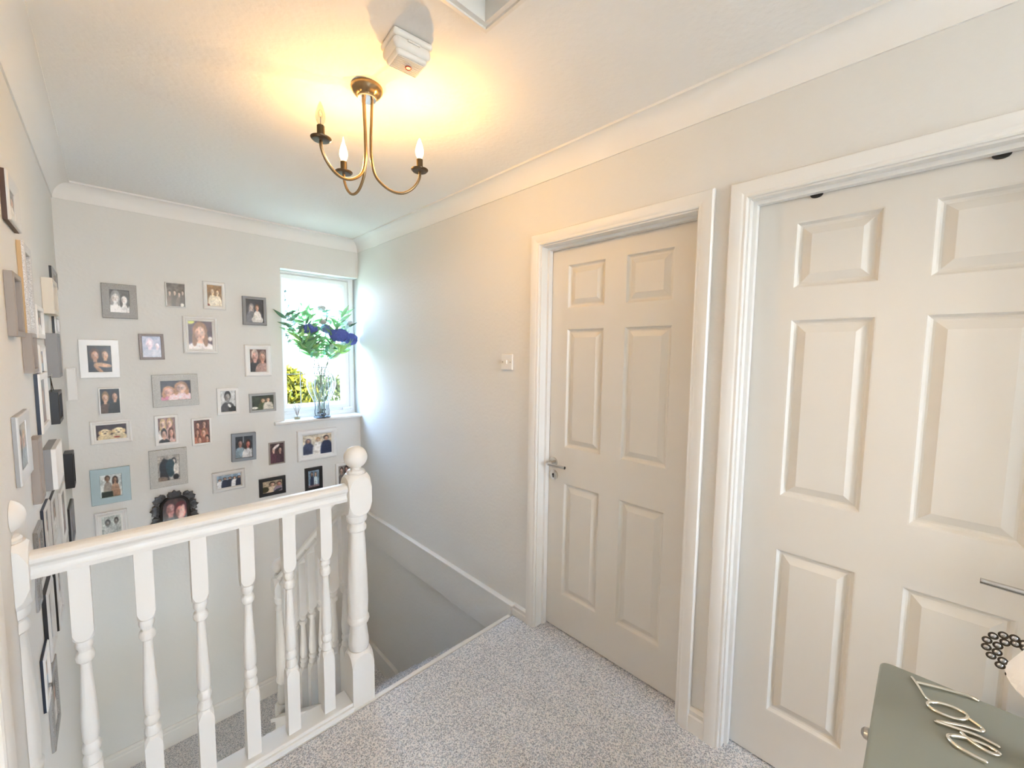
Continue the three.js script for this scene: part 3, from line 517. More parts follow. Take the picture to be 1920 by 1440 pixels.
let photoTex = null; const photoMat = phys({ color: 0xffffff, roughness: 0.35, clearcoat: 0.35, clearcoatRoughness: 0.08 });
function photoPlane(k, w, h) {
  const g = new THREE.BoxGeometry(w, h, 0.002), uv = g.attributes.uv, n = g.attributes.normal, e = 0.02;
  const u0 = ((k % GRID) + e) / GRID, u1 = ((k % GRID) + 1 - e) / GRID, v1 = 1 - (Math.floor(k / GRID) + e) / GRID, v0 = 1 - (Math.floor(k / GRID) + 1 - e) / GRID;
  for (let i = 0; i < uv.count; i++) uv.setXY(i, n.getZ(i) > 0.5 ? u0 + (u1 - u0) * uv.getX(i) : u0, n.getZ(i) > 0.5 ? v0 + (v1 - v0) * uv.getY(i) : v0);
  return g;
}
const SEC = { // moulding sections: inward offset, height, as shares of width f and depth d
  flat: (f, d) => [[0, 0], [0, d - 0.002], [0.002, d], [f - 0.002, d], [f, d - 0.002], [f, 0]],
  slope: (f, d) => [[0, 0], [0, d - 0.002], [0.002, d], [f * 0.25, d], [f - 0.002, d * 0.55], [f, d * 0.5], [f, 0]],
  bead: (f, d) => [[0, 0], [0, d * 0.6], [f * 0.12, d * 0.9], [f * 0.3, d], [f * 0.48, d * 0.9], [f * 0.58, d * 0.66], [f * 0.66, d * 0.72], [f * 0.9, d * 0.6], [f, d * 0.45], [f, 0]],
  round: (f, d) => [[0, 0], [0, d * 0.5], [f * 0.15, d * 0.85], [f * 0.4, d], [f * 0.7, d * 0.88], [f, d * 0.5], [f, 0]],
};
function frame(wall, o) { // o: label, cx|cz, cy, w, h, f, d, sec, mat, sideMat?, mount?, photo, group, tilt
  const t = thing('picture_frame', o.label, 'picture frame', [0, 0, 0], 0, o.group);
  if (wall === 'back') t.position.set(o.cx, o.cy, 0.0006); else { t.position.set(-W + 0.0006, o.cy, o.cz); t.rotation.y = Math.PI / 2; }
  if (o.tilt) t.rotateZ(o.tilt);
  const { w, h, f, d } = o, R = [[-w / 2, -h / 2], [w / 2, -h / 2], [w / 2, h / 2], [-w / 2, h / 2]];
  part('frame', sweep(R, SEC[o.sec || 'flat'](f, d), true, 0.4), o.mat, t);
  part('backing', box(-w / 2 + 0.003, w / 2 - 0.003, -h / 2 + 0.003, h / 2 - 0.003, 0.0005, 0.003), FR.backing, t);
  const iw = w - 2 * f, ih = h - 2 * f, lift = Math.min(d * 0.35, Math.max(0.004, d - 0.008));
  let m = o.mount || 0;
  if (m) part('mount', sweep([[-iw / 2 - 0.002, -ih / 2 - 0.002], [iw / 2 + 0.002, -ih / 2 - 0.002], [iw / 2 + 0.002, ih / 2 + 0.002], [-iw / 2 - 0.002, ih / 2 + 0.002]], [[0, 0], [0, 0.0015], [m + 0.001, 0.0015], [m + 0.002, 0]], true), FR.mount, t, [0, 0, lift]);
  part('photo', photoPlane(o.photo, iw - 2 * m + 0.004, ih - 2 * m + 0.004), photoMat, t, [0, 0, lift - 0.0006]);
  if (o.extra) o.extra(t, o);
  return t;
}
const GB = 'family photos on the back wall', GL = 'family photos on the left wall';
const back = (o) => frame('back', { group: GB, ...o });
const dimBW = ['#4a4642', '#2c2927', '#6a655f', '#8a857e'], darkBg = ['#2b2320', '#1a1412', '#43362f'], green = ['#2f3a2c', '#465640', '#1d241b'], beige = ['#d8cdb8', '#e8e0d0', '#b9a88c'], pale = ['#c9cfd2', '#e4e8ea', '#a9b2b6'];
back({ label: 'square silver glitter frame with a black and white close-up, top left of the back wall', cx: -1.509, cy: 1.752, w: 0.158, h: 0.208, f: 0.036, d: 0.016, mat: FR.glitter, photo: photo(['#3a3a3a', '#777777', '#1e1e1e'], [[30, 34, 22, '#d8d8d8', '#8c8c8c', '#f0f0f0'], [72, 40, 19, '#efefef', '#1c1c1c', '#e8e8e8']], (c) => { blob(c, '#f4f4f4', 30, 88, 40, 18, 0.3); }) });
back({ label: 'small slim silver frame with a dark brown group photo, top of back wall', cx: -1.239, cy: 1.819, w: 0.104, h: 0.16, f: 0.006, d: 0.014, mat: FR.silver, photo: photo(dimBW, [[20, 42, 9, '#cbb9ae', '#2a211d', '#4b3f3a'], [45, 40, 9, '#d8c9bf', '#3a2c25', '#2b2826'], [68, 45, 9, '#c9b3a7', '#1f1917', '#5a504a'], [86, 38, 8, '#d5c3b8', '#33281f', '#3b3836']], (c) => blob(c, '#f4f1ea', 82, 90, 9, 8)) });
back({ label: 'bubbly white-silver frame with a sepia couple, topmost right on the back wall', cx: -1.029, cy: 1.836, w: 0.13, h: 0.19, f: 0.024, d: 0.016, sec: 'round', mat: FR.paleSilver, photo: photo(['#7a5b38', '#a98a5c', '#5a4024'], [[38, 30, 14, '#ecd6b4', '#8a6238', '#f2e8d0'], [70, 34, 13, '#e6cda6', '#6a4626', '#f4ead6']], (c) => { blob(c, '#f6eedc', 45, 80, 40, 12, -0.3); blob(c, '#6b2a22', 6, 95, 14, 9); }) });
back({ label: 'large beaded silver frame with a smiling baby in white', cx: -1.117, cy: 1.56, w: 0.19, h: 0.248, f: 0.03, d: 0.022, sec: 'bead', mat: FR.paleSilver, photo: photo(['#4a3340', '#2c2a22', '#5d4656'], [[48, 40, 27, '#e2b79f', '#8d6446', '#eee6e4', 1.15]], (c) => { blob(c, '#c9cf62', 12, 6, 16, 7); blob(c, '#f3ece9', 88, 62, 9, 8); }) });
back({ label: 'small pinkish glitter frame with a faded pink couple photo', cx: -1.372, cy: 1.476, w: 0.122, h: 0.165, f: 0.016, d: 0.013, mat: FR.pinkSilver, tilt: 0.01, photo: photo(['#6f5a62', '#4b3f52', '#8d7470'], [[40, 36, 20, '#d9a7a0', '#b08c8c', '#8e7a76'], [78, 44, 14, '#dcaea4', '#54424c', '#9a8a84']]) });
back({ label: 'wide-bordered silver-white frame with two hugging people in dark clothes', cx: -1.612, cy: 1.399, w: 0.172, h: 0.23, f: 0.036, d: 0.014, mat: FR.paleSilver, photo: photo(['#241a14', '#120d0a', '#3b2a20'], [[32, 36, 19, '#c69472', '#4a2c1a', '#14161c'], [72, 34, 17, '#d0a47e', '#3a2416', '#10131a']], (c) => { blob(c, '#cfa27c', 62, 72, 36, 8, 0.12); blob(c, '#c39673', 45, 88, 26, 7, 0.7); }) });
back({ label: 'landscape silver glitter frame with two laughing toddlers in pink', cx: -1.263, cy: 1.189, w: 0.238, h: 0.212, f: 0.042, d: 0.016, mat: FR.paleGlitter, tilt: 0.012, photo: photo(['#332b2e', '#1f1a1c', '#4a3f43'], [[28, 52, 19, '#e8b9a6', '#c08f6c', '#d98fa8'], [68, 36, 21, '#ecc6b2', '#b98a66', '#f0d3d6']]) });
back({ label: 'small slim silver frame with two dark-dressed adults side by side, beside the left corner', cx: -1.579, cy: 1.14, w: 0.098, h: 0.164, f: 0.007, d: 0.02, mat: FR.paleSilver, photo: photo(['#20262a', '#14181a', '#343a36'], [[28, 36, 18, '#cfa88c', '#8a6a48', '#5a4a42'], [74, 32, 17, '#d2a78a', '#2a2220', '#242826']]) });
back({ label: 'landscape white rippled frame with two cream puppies', cx: -1.581, cy: 0.949, w: 0.186, h: 0.142, f: 0.026, d: 0.016, sec: 'bead', mat: FR.white, photo: photo(['#3a2a30', '#241a20', '#5a4048'], [], (c) => { for (const [x, y, s] of [[30, 50, 1], [72, 46, 1.1]]) { blob(c, '#e6d2a8', x, y + 36 * s, 24 * s, 26 * s); blob(c, '#efdcb4', x, y, 16 * s, 20 * s); blob(c, '#d2b888', x - 15 * s, y + 2, 5 * s, 13 * s); blob(c, '#d2b888', x + 15 * s, y + 2, 5 * s, 13 * s); blob(c, '#2a1a14', x - 6 * s, y - 3, 2, 2.6); blob(c, '#2a1a14', x + 6 * s, y - 3, 2, 2.6); blob(c, '#1e1412', x, y + 9 * s, 4, 3); } blob(c, '#a8302a', 66, 84, 10, 4); }) });
back({ label: 'white portrait frame with several pink faces close together', cx: -1.32, cy: 0.927, w: 0.12, h: 0.198, f: 0.017, d: 0.018, mat: FR.white, photo: photo(['#8a6a66', '#3b2c34', '#c9a79a'], [[30, 26, 15, '#e8c8b4', '#d8bd8e', '#efe6e2'], [68, 24, 15, '#e6bfaa', '#c9a878', '#d9b7b0'], [74, 60, 15, '#dca894', '#5a3f34', '#e8c4bc'], [34, 64, 16, '#d8b09c', '#2a2624', '#2c3034']]) });
back({ label: 'slightly smaller white portrait frame with reddish crowd of faces', cx: -1.134, cy: 0.894, w: 0.112, h: 0.186, f: 0.013, d: 0.016, mat: FR.white, photo: photo(['#6a4640', '#8f6052', '#3a2a30'], [[28, 22, 12, '#d6a48c', '#4a3028', '#9c5a4c'], [66, 20, 12, '#dcae98', '#6a4838', '#b07460'], [24, 52, 12, '#d29c84', '#5a382c', '#c07c64'], [62, 54, 13, '#e0b29a', '#8a6040', '#a86a54'], [80, 80, 12, '#d8a68c', '#3a2822', '#8c5444'], [36, 84, 13, '#dba88e', '#6a4636', '#c98468']]) });
back({ label: 'square silver glitter frame with people around a large dark figure', cx: -1.32, cy: 0.673, w: 0.194, h: 0.252, f: 0.042, d: 0.014, mat: FR.paleGlitter, photo: photo(['#b9b4ae', '#d8d4cc', '#8f8a84'], [[30, 26, 9, '#b98c74', '#2a2a30', '#1f2630'], [74, 26, 9, '#e8e2da', '#22262e', '#d9d9d6']], (c) => { blob(c, '#202a36', 36, 48, 26, 30); blob(c, '#28424c', 58, 52, 20, 34); blob(c, '#e9e6e0', 82, 58, 12, 22); blob(c, '#10131a', 80, 88, 13, 11); blob(c, '#8d7c70', 20, 92, 26, 10); }) });
back({ label: 'pale ice-blue mirrored frame with a standing couple, against the left corner', cx: -1.598, cy: 0.613, w: 0.178, h: 0.222, f: 0.041, d: 0.014, mat: FR.iceBlue, photo: photo(['#dfe6e6', '#f2f4f2', '#b9c6c6'], [[36, 20, 11, '#8d6f5a', '#3c3028', '#a49c92', 0.8], [68, 26, 11, '#9a765e', '#2e221e', '#b9967c', 0.8]], (c) => { rect2(c, '#18281f', 8, 74, 48, 30); rect2(c, '#a07e66', 58, 70, 30, 34); }) });
back({ label: 'white stepped frame with a pale black and white photo just above the handrail', cx: -1.607, cy: 0.348, w: 0.146, h: 0.206, f: 0.022, d: 0.02, sec: 'bead', mat: FR.white, mount: 0.008, photo: photo(['#b9bdb8', '#d0d4d0', '#9aa09a'], [[32, 30, 12, '#7c7c78', '#4a4a48', '#c2c4c0'], [72, 26, 11, '#747470', '#3c3c3a', '#b4b8b4']]) });
back({ label: 'charcoal grey frame with a dark wedding photo left of the window', cx: -0.792, cy: 1.749, w: 0.15, h: 0.205, f: 0.02, d: 0.03, mat: FR.grey, photo: photo(['#2a2e38', '#181c24', '#3c4450'], [[34, 34, 12, '#cfc2ba', '#9a9490', '#6a6a70', 1.1], [66, 36, 11, '#d9a890', '#7a5238', '#e8e4e0']], (c) => { blob(c, '#e9e8e4', 66, 86, 32, 16); }) });
back({ label: 'plain off-white rounded frame with a laughing older pair, below the charcoal frame', cx: -0.777, cy: 1.384, w: 0.174, h: 0.234, f: 0.034, d: 0.018, sec: 'round', mat: FR.paleSilver, photo: photo(['#5a3f38', '#7c5a4e', '#3a2824'], [[32, 30, 21, '#dba898', '#c9b4a8', '#1f2226'], [74, 34, 20, '#cf9c86', '#8d7468', '#a88a80']]) });
back({ label: 'white box frame with a black and white portrait, above the grey landscape frame', cx: -0.976, cy: 1.094, w: 0.13, h: 0.19, f: 0.02, d: 0.026, mat: FR.white, photo: photo(['#d6d8d8', '#bcc0c2', '#e8eaea'], [[48, 30, 20, '#8f9090', '#1d1e20', '#4a4c50', 1.1]], (c) => { blob(c, '#26282a', 76, 86, 26, 14); blob(c, '#e9e9e9', 58, 70, 12, 7, 0.6); }) });
back({ label: 'grey landscape frame with a dim garden party photo beside the window reveal', cx: -0.757, cy: 1.068, w: 0.176, h: 0.14, f: 0.017, d: 0.014, mat: FR.darkSilver, tilt: 0.012, photo: photo(green, [[52, 36, 11, '#cdb08e', '#5e5238', '#4d5a3c'], [74, 32, 11, '#d2b596', '#4a4034', '#d6d2c6']], (c) => { blob(c, '#e6e2d8', 14, 84, 15, 9); }) });
back({ label: 'tilted blue-grey box frame with two people in pale blue and white', cx: -0.892, cy: 0.75, w: 0.152, h: 0.204, f: 0.022, d: 0.034, mat: FR.blueGrey, tilt: -0.02, photo: photo(['#2c3440', '#1a2028', '#4a5562'], [[32, 34, 14, '#a87e74', '#20242c', '#8fa6b6', 1.1], [74, 38, 14, '#b0665c', '#2a1e20', '#dfe4ea', 1.1]], (c) => { rect2(c, '#dfe6ea', 47, 0, 3, 34); }) });
back({ label: 'tiny bronze-grey frame with a dark brown couple, beneath the sill end', cx: -0.672, cy: 0.665, w: 0.112, h: 0.172, f: 0.009, d: 0.014, mat: FR.taupe, photo: photo(['#4a3438', '#2c2024', '#6a5054'], [[28, 32, 14, '#d9b6a6', '#32262a', '#5a3844'], [72, 36, 14, '#caa08e', '#241c1e', '#4c3440']], (c) => { blob(c, '#efe2dc', 45, 20, 26, 7, -0.4); }) });
back({ label: 'largest white landscape frame with a wedding trio, under the window sill', cx: -0.371, cy: 0.69, w: 0.31, h: 0.252, f: 0.042, d: 0.024, sec: 'round', mat: FR.paleSilver, photo: photo(beige, [[20, 30, 8, '#a8806c', '#4a4450', '#3c4460', 1.2], [52, 28, 8, '#d8b89c', '#b98c5c', '#f2f0ec', 1.1], [80, 24, 9, '#c99c80', '#2a2422', '#26304e', 1.1]], (c) => { rect2(c, '#8a8272', 4, 3, 92, 2); rect2(c, '#f4f2ec', 0, 92, 60, 8); }) });
back({ label: 'silver landscape frame with a row of people in navy and white', cx: -0.989, cy: 0.513, w: 0.2, h: 0.146, f: 0.028, d: 0.018, sec: 'round', mat: FR.silver, tilt: 0.01, photo: photo(['#8fa4b8', '#c9d4dc', '#5a7088'], [[14, 36, 7, '#c4a08c', '#2a2e3a', '#e6e8ec'], [34, 30, 7, '#b88e78', '#1e222c', '#1d2740'], [54, 30, 7, '#c49c84', '#20242e', '#1a2338'], [72, 32, 7, '#c09880', '#2a2c34', '#eceef0'], [90, 32, 7, '#b88e78', '#22262e', '#202a44']]) });
back({ label: 'black landscape frame with a small group, just above the handrail', cx: -0.711, cy: 0.41, w: 0.182, h: 0.138, f: 0.023, d: 0.02, mat: FR.black, photo: photo(['#a89880', '#cdbca0', '#6a5c4a'], [[50, 34, 14, '#d8b096', '#3a3028', '#e4d0b8'], [82, 36, 13, '#b07a68', '#3a2a28', '#a08c9c']], (c) => { blob(c, '#3c3a20', 16, 70, 17, 22); blob(c, '#2c343c', 76, 86, 22, 9, -0.5); }) });
back({ label: 'black portrait frame with a couple in white and blue, near the newel ball', cx: -0.407, cy: 0.407, w: 0.136, h: 0.188, f: 0.024, d: 0.02, mat: FR.black, photo: photo(['#7c94a8', '#a8bccb', '#56708a'], [[36, 24, 9, '#c09a86', '#2a2830', '#1e2c4a', 0.8], [66, 26, 9, '#d4b09a', '#5a4a40', '#cfe4ec', 0.8]], (c) => { rect2(c, '#7e6a72', 0, 86, 100, 16); }) });
back({ label: 'silver-white frame half hidden behind the newel post', cx: -0.155, cy: 0.391, w: 0.145, h: 0.206, f: 0.022, d: 0.018, mat: FR.paleSilver, photo: photo(['#9a948e', '#6a655f', '#c4beb6'], [[30, 30, 15, '#c09e8c', '#3a2c2a', '#6a625c'], [68, 26, 15, '#a87e70', '#2c2224', '#8e8680']]) });
{ // ornate pewter frame, scrolled acanthus round an arched photo
  const t = thing('picture_frame', 'ornate black-pewter scrollwork frame with a red-lit portrait', 'picture frame', [-1.3, 0.36, 0.0006], 0, GB);
  const w = 0.14, h = 0.2;
  const band = []; for (let i = 0; i < 40; i++) { const a = i / 40 * Math.PI * 2, ca = Math.cos(a), sa = Math.sin(a), e = 3.2; band.push([Math.sign(ca) * Math.pow(Math.abs(ca), 2 / e) * w / 2, Math.sign(sa) * Math.pow(Math.abs(sa), 2 / e) * h / 2]); }
  part('frame', sweep(band, [[-0.014, 0], [-0.014, 0.012], [-0.006, 0.019], [0.002, 0.015], [0.006, 0.008], [0.006, 0]], true, 0.9), FR.pewter, t);
  part('backing', box(-w / 2, w / 2, -h / 2, h / 2, 0.0004, 0.004), FR.backing, t);
  part('photo', photoPlane(photo(['#3a2c2c', '#5a3a38', '#241a1c'], [[34, 34, 22, '#d08e86', '#4a3032', '#5a4a48'], [72, 48, 25, '#f2a294', '#5a1c20', '#d45a58']], (c) => blob(c, '#f6c6ba', 76, 52, 10, 26, 0.3)), w - 0.006, h - 0.006), photoMat, t, [0, 0, 0.006]);
  const spiral = (r, turns, dir) => { const p = []; for (let i = 0; i <= 16; i++) { const k = i / 16, a = dir * k * turns * Math.PI * 2; p.push([Math.cos(a) * r * (1 - 0.82 * k), Math.sin(a) * r * (1 - 0.82 * k), 0.006 + 0.006 * k]); } return tube(p, 0.0042, 26, 6); };
  const leafS = new THREE.Shape(); leafS.moveTo(0, 0); leafS.bezierCurveTo(0.014, 0.006, 0.014, 0.024, 0, 0.036); leafS.bezierCurveTo(-0.014, 0.024, -0.014, 0.006, 0, 0);
  const leafG = toCreasedNormals(new THREE.ExtrudeGeometry(leafS, { depth: 0.006, bevelEnabled: true, bevelSize: 0.0025, bevelThickness: 0.003, bevelSegments: 2, curveSegments: 5 }), 0.8);
  const spots = [[0, 0.118, 0], [-0.072, 0.1, 0.75], [0.072, 0.1, -0.75], [-0.088, 0.035, 1.5], [0.088, 0.035, -1.5], [-0.088, -0.04, 1.65], [0.088, -0.04, -1.65], [-0.07, -0.102, 2.4], [0.07, -0.102, -2.4], [0, -0.118, Math.PI]];
  for (const [x, y, a] of spots) {
    const q = new THREE.Group(); q.name = 'scroll_ornament'; q.position.set(x, y, 0.004); q.rotation.z = a; q.scale.set(1.2, 1.25, 1.3); t.add(q);
    part('scroll', spiral(0.017, 1.25, 1).translate(-0.017, 0.004, 0), FR.pewter, q); part('scroll', spiral(0.017, 1.25, -1).rotateZ(Math.PI).translate(0.017, 0.004, 0), FR.pewter, q);
    for (const k of [-0.7, 0, 0.7]) part('acanthus_leaf', leafG, FR.pewter, q, [0, -0.006, 0.004], [0.12, 0, k]);
  }
}
{ // white panel in the corner
  const t = thing('wall_plaque', 'small plain white plaque on the back wall tucked in the left corner', 'plaque', [-1.735, 1.25, 0.0005]);
  part('plate', rbox(-0.022, 0.022, -0.097, 0.097, 0, 0.012, 0.004), FR.white, t);
  part('rim', rbox(-0.018, 0.018, -0.092, 0.092, 0.011, 0.015, 0.002), FR.white, t);
}
// left wall: [label, near z, far z, y0, y1, depth, moulding width, material, section, photo figures]
const ph = (i) => photo([['#6a6058', '#8c8074', '#3e3630'], ['#8f9498', '#b4b8ba', '#5c6266'], ['#4a5560', '#2e3740', '#76828c'], ['#a89a88', '#cabda8', '#75685a']][i % 4], [[32, 34, 15, SK[i % 4], ['#3a2a22', '#8a6a48', '#1f1a18'][i % 3], ['#4a4e58', '#d8d2cc', '#2a3040'][i % 3]], [70, 38, 14, SK[(i + 1) % 4], ['#241c18', '#5a4632', '#b08c5c'][i % 3], ['#e4e0da', '#5a3a3c', '#8fa0ac'][i % 3]]]);
const LW = [
  ['silver frame with a dark wood edge, highest on the left wall', 1.683, 1.479, 1.825, 1.962, 0.016, 0.03, FR.silver, 'slope', FR.darkWood],
  ['deep brown-sided box frame sticking out near the top of the left wall', 1.745, 1.6, 1.497, 1.676, 0.018, 0.016, FR.taupe, 'flat', FR.taupe],
  ['white glitter frame with a tan wooden edge behind the deep brown box frame', 1.468, 1.294, 1.5, 1.805, 0.016, 0.03, FR.whiteGlitter, 'flat', FR.oak],
  ['small pewter frame high in the far left corner', 0.448, 0.2, 1.772, 1.868, 0.014, 0.022, FR.darkSilver, 'bead', FR.black],
  ['deep cream box frame below the small pewter one', 0.842, 0.623, 1.612, 1.766, 0.034, 0.02, FR.cream, 'flat', FR.cream],
  ['black-edged grey frame just under the cream box frame', 0.493, 0.277, 1.527, 1.632, 0.014, 0.02, FR.silver, 'flat', FR.black],
  ['slim white frame with a dark edge beside the glitter frame', 1.202, 0.978, 1.5, 1.625, 0.012, 0.018, FR.white, 'flat', FR.taupe],
  ['taupe box frame under the brown one, upper left wall', 1.508, 1.387, 1.383, 1.512, 0.022, 0.014, FR.taupe, 'flat', FR.taupe],
  ['pale silver frame between the taupe and the dark grey boxes', 1.19, 1.0, 1.345, 1.475, 0.012, 0.025, FR.paleSilver, 'bead', FR.silver],
  ['deep dark grey box frame in the upper middle of the left wall', 0.871, 0.736, 1.335, 1.527, 0.038, 0.014, FR.grey, 'flat', FR.grey],
  ['tall navy-edged frame with a teal photo on the left wall', 1.304, 1.052, 1.154, 1.37, 0.015, 0.024, FR.white, 'flat', FR.navy],
  ['silver slope-edged frame at mid height of the left wall, nearest the left newel', 1.805, 1.589, 1.086, 1.277, 0.012, 0.03, FR.silver, 'slope', FR.darkSilver],
  ['taupe frame hanging low beside the silver slope-edged one', 1.536, 1.431, 0.961, 1.171, 0.02, 0.014, FR.taupe, 'flat', FR.taupe],
  ['deep mid-grey box frame left of the small black box frame', 1.239, 0.99, 0.93, 1.084, 0.036, 0.028, FR.paleSilver, 'slope', FR.grey],
  ['deep black box frame near the back corner at mid height', 0.415, 0.304, 0.73, 0.914, 0.034, 0.014, FR.black, 'flat', FR.black],
  ['grey frame with a black side above the handrail on the left wall', 1.179, 0.96, 0.684, 0.873, 0.012, 0.026, FR.silver, 'bead', FR.black],
  ['tall pale frame farther along above the handrail on the left wall', 0.795, 0.56, 0.546, 0.805, 0.01, 0.03, FR.paleSilver, 'bead', FR.silver],
  ['little glitter frame peeping over the handrail by the left newel', 1.598, 1.46, 0.72, 0.887, 0.01, 0.022, FR.glitter, 'flat', FR.darkSilver],
  ['grey-white frame with dark side over the handrail, next to the glitter one', 1.4, 1.24, 0.71, 0.9, 0.012, 0.024, FR.silver, 'bead', FR.navy],
  ['slanting black-sided frame low in the back left corner', 0.42, 0.2, 0.42, 0.62, 0.014, 0.02, FR.grey, 'flat', FR.black],
  ['tall black-sided frame seen between the newel and the first spindle', 1.525, 1.365, 0.412, 0.65, 0.016, 0.026, FR.silver, 'bead', FR.black],
  ['grey frame behind the tall black-sided one below the handrail', 1.2, 1.0, 0.36, 0.6, 0.012, 0.022, FR.silver, 'flat', FR.black],
  ['small patterned silver frame hidden beside the left newel below the rail', 1.64, 1.56, 0.65, 0.78, 0.008, 0.02, FR.glitter, 'bead', FR.darkSilver],
  ['white frame with a thin dark side low on the left wall by the newel', 1.66, 1.53, 0.33, 0.5, 0.01, 0.022, FR.white, 'flat', FR.navy],
  ['lowest grey glitter frame on the left wall near the newel foot', 1.56, 1.37, 0.12, 0.36, 0.01, 0.03, FR.glitter, 'flat', FR.darkSilver],
];
LW.forEach(([label, zn, zf, y0, y1, d, f, mat, sec, side], i) => {
  const t = frame('left', { label, cz: (zn + zf) / 2, cy: (y0 + y1) / 2, w: zn - zf, h: y1 - y0, f, d, sec, mat, photo: ph(i), group: GL });
  if (side !== mat) { // the edge band of the frame, in its own finish
    const w = zn - zf, h = y1 - y0, R = [[-w / 2, -h / 2], [w / 2, -h / 2], [w / 2, h / 2], [-w / 2, h / 2]];
    part('edge_band', sweep(R, [[-0.0012, 0], [-0.0012, d * 0.62], [0.0004, d * 0.62], [0.0004, 0]], true), side, t);
  }
});
{ // black lantern-like box hung on a cord
  const t = thing('hanging_box_frame', 'glossy black box hung from a thin cord on the left wall', 'box frame', [-W + 0.0006, 1.21, 0.87], Math.PI / 2, GL);
  part('box_body', sweep([[-0.085, -0.068], [0.085, -0.068], [0.085, 0.068], [-0.085, 0.068]], SEC.flat(0.016, 0.034), true), FR.black, t);
  part('backing', box(-0.083, 0.083, -0.066, 0.066, 0.001, 0.006), FR.backing, t);
  part('photo', photoPlane(ph(3), 0.14, 0.108), photoMat, t, [0, 0, 0.012]);
  part('cord', tube([[-0.04, 0.066, 0.012], [-0.01, 0.11, 0.01], [0, 0.135, 0.008], [0.01, 0.11, 0.01], [0.04, 0.066, 0.012]], 0.0015, 20, 6), FR.backing, t);
  part('hook', tube([[0, 0.135, 0], [0, 0.135, 0.012], [0, 0.143, 0.014]], 0.002, 8, 6), M.steel, t);
}
photoTex = new THREE.CanvasTexture(atlas); photoTex.colorSpace = THREE.SRGBColorSpace; photoMat.map = photoTex;

// ---------------------------------------------------------------- window sill: vase, flowers, diffuser
const VX = -0.325, VZ = 0.0, VY = 0.91;
const leafM = (r, g, b, tr = 0.35) => phys({ color: rgb(r, g, b), roughness: 0.7, transmission: tr, thickness: 0, side: THREE.DoubleSide });
const LF = { dark: leafM(0.09, 0.2, 0.12, 0.2), mid: leafM(0.24, 0.46, 0.22, 0.45), bright: leafM(0.42, 0.62, 0.22, 0.5), teal: leafM(0.25, 0.62, 0.53, 0.45), sage: leafM(0.5, 0.62, 0.56, 0.45), blue: leafM(0.11, 0.15, 0.5, 0.2), blueLight: leafM(0.22, 0.3, 0.58, 0.2), white: leafM(0.7, 0.72, 0.74, 0.3), stem: std({ color: rgb(0.2, 0.27, 0.18), roughness: 0.7 }), twig: std({ color: rgb(0.2, 0.14, 0.1), roughness: 0.8 }) };
{
  const t = thing('flower_vase', 'clear ribbed glass vase with a dark base on the window sill', 'vase', [VX, VY, VZ]);
  const prof = [[0.052, 0.012], [0.056, 0.05], [0.05, 0.09], [0.062, 0.14], [0.096, 0.21], [0.112, 0.27], [0.108, 0.32], [0.082, 0.38], [0.058, 0.41], [0.062, 0.425]];
  part('glass_body', lathe(prof, 36, 1.5), M.vaseGlass, t);
  part('base', lathe([[0, 0], [0.064, 0], [0.066, 0.006], [0.058, 0.013], [0.04, 0.016], [0, 0.016]], 32), std({ color: rgb(0.05, 0.06, 0.08), metalness: 0.6, roughness: 0.3 }), t);
  const ribM = std({ color: rgb(0.3, 0.34, 0.37), metalness: 0.7, roughness: 0.3 });
  for (let k = 0; k < 9; k++) { const a = k / 9 * Math.PI * 2 + 0.2, c = Math.cos(a), s = Math.sin(a); part('rib', tube(prof.map(([r, y]) => [c * (r + 0.001), y, s * (r + 0.001)]), 0.0028, 30, 6), ribM, t); }
  part('neck_ring', new THREE.TorusGeometry(0.06, 0.0022, 8, 32).rotateX(Math.PI / 2).translate(0, 0.415, 0), ribM, t);
  for (let k = 0; k < 7; k++) { const a = k * 2.4, r = 0.008 + 0.0042 * k; part('pebble', new THREE.SphereGeometry(0.013, 10, 7).scale(1, 0.8, 1.1), std({ color: rgb(0.06, 0.07, 0.1), roughness: 0.2 }), t, [Math.cos(a) * r, 0.028 + (k % 3) * 0.016, Math.sin(a) * r]); }
}
const leafGeo = (L, w, bend) => { // a pointed blade along +y, folded along its rib
  const g = new THREE.PlaneGeometry(1, 1, 2, 6), p = g.attributes.position;
  for (let i = 0; i < p.count; i++) { const u = p.getX(i) * 2, v = p.getY(i) + 0.5, prof = Math.sin(Math.PI * Math.pow(v, 0.7)); p.setXYZ(i, u * w / 2 * Math.max(prof, 0.03), v * L, -bend * L * v * v + Math.abs(u) * w * 0.12); }
  g.computeVertexNormals(); return g;
};
const roundLeaf = (r) => { const g = new THREE.CircleGeometry(r, 14).translate(0, r, 0), p = g.attributes.position; for (let i = 0; i < p.count; i++) p.setZ(i, -6 * p.getX(i) ** 2); g.computeVertexNormals(); return g; };
const lanceG = leafGeo(0.115, 0.028, 0.25), lanceS = leafGeo(0.085, 0.02, 0.3), broadG = leafGeo(0.09, 0.042, 0.2), roundG = roundLeaf(0.025), roundS = roundLeaf(0.017);
function orient(m, pos, dir, roll) { m.position.set(...pos); const q = new THREE.Quaternion().setFromUnitVectors(V(0, 1, 0), V(...dir).normalize()); m.quaternion.copy(q).multiply(new THREE.Quaternion().setFromAxisAngle(V(0, 1, 0), roll)); }
const petal = (() => { const gs = []; for (let k = 0; k < 5; k++) gs.push(new THREE.CircleGeometry(0.0048, 6).translate(0, 0.0046, 0).rotateX(-0.5).rotateZ(k * Math.PI * 0.4)); return mergeAll(gs); })();
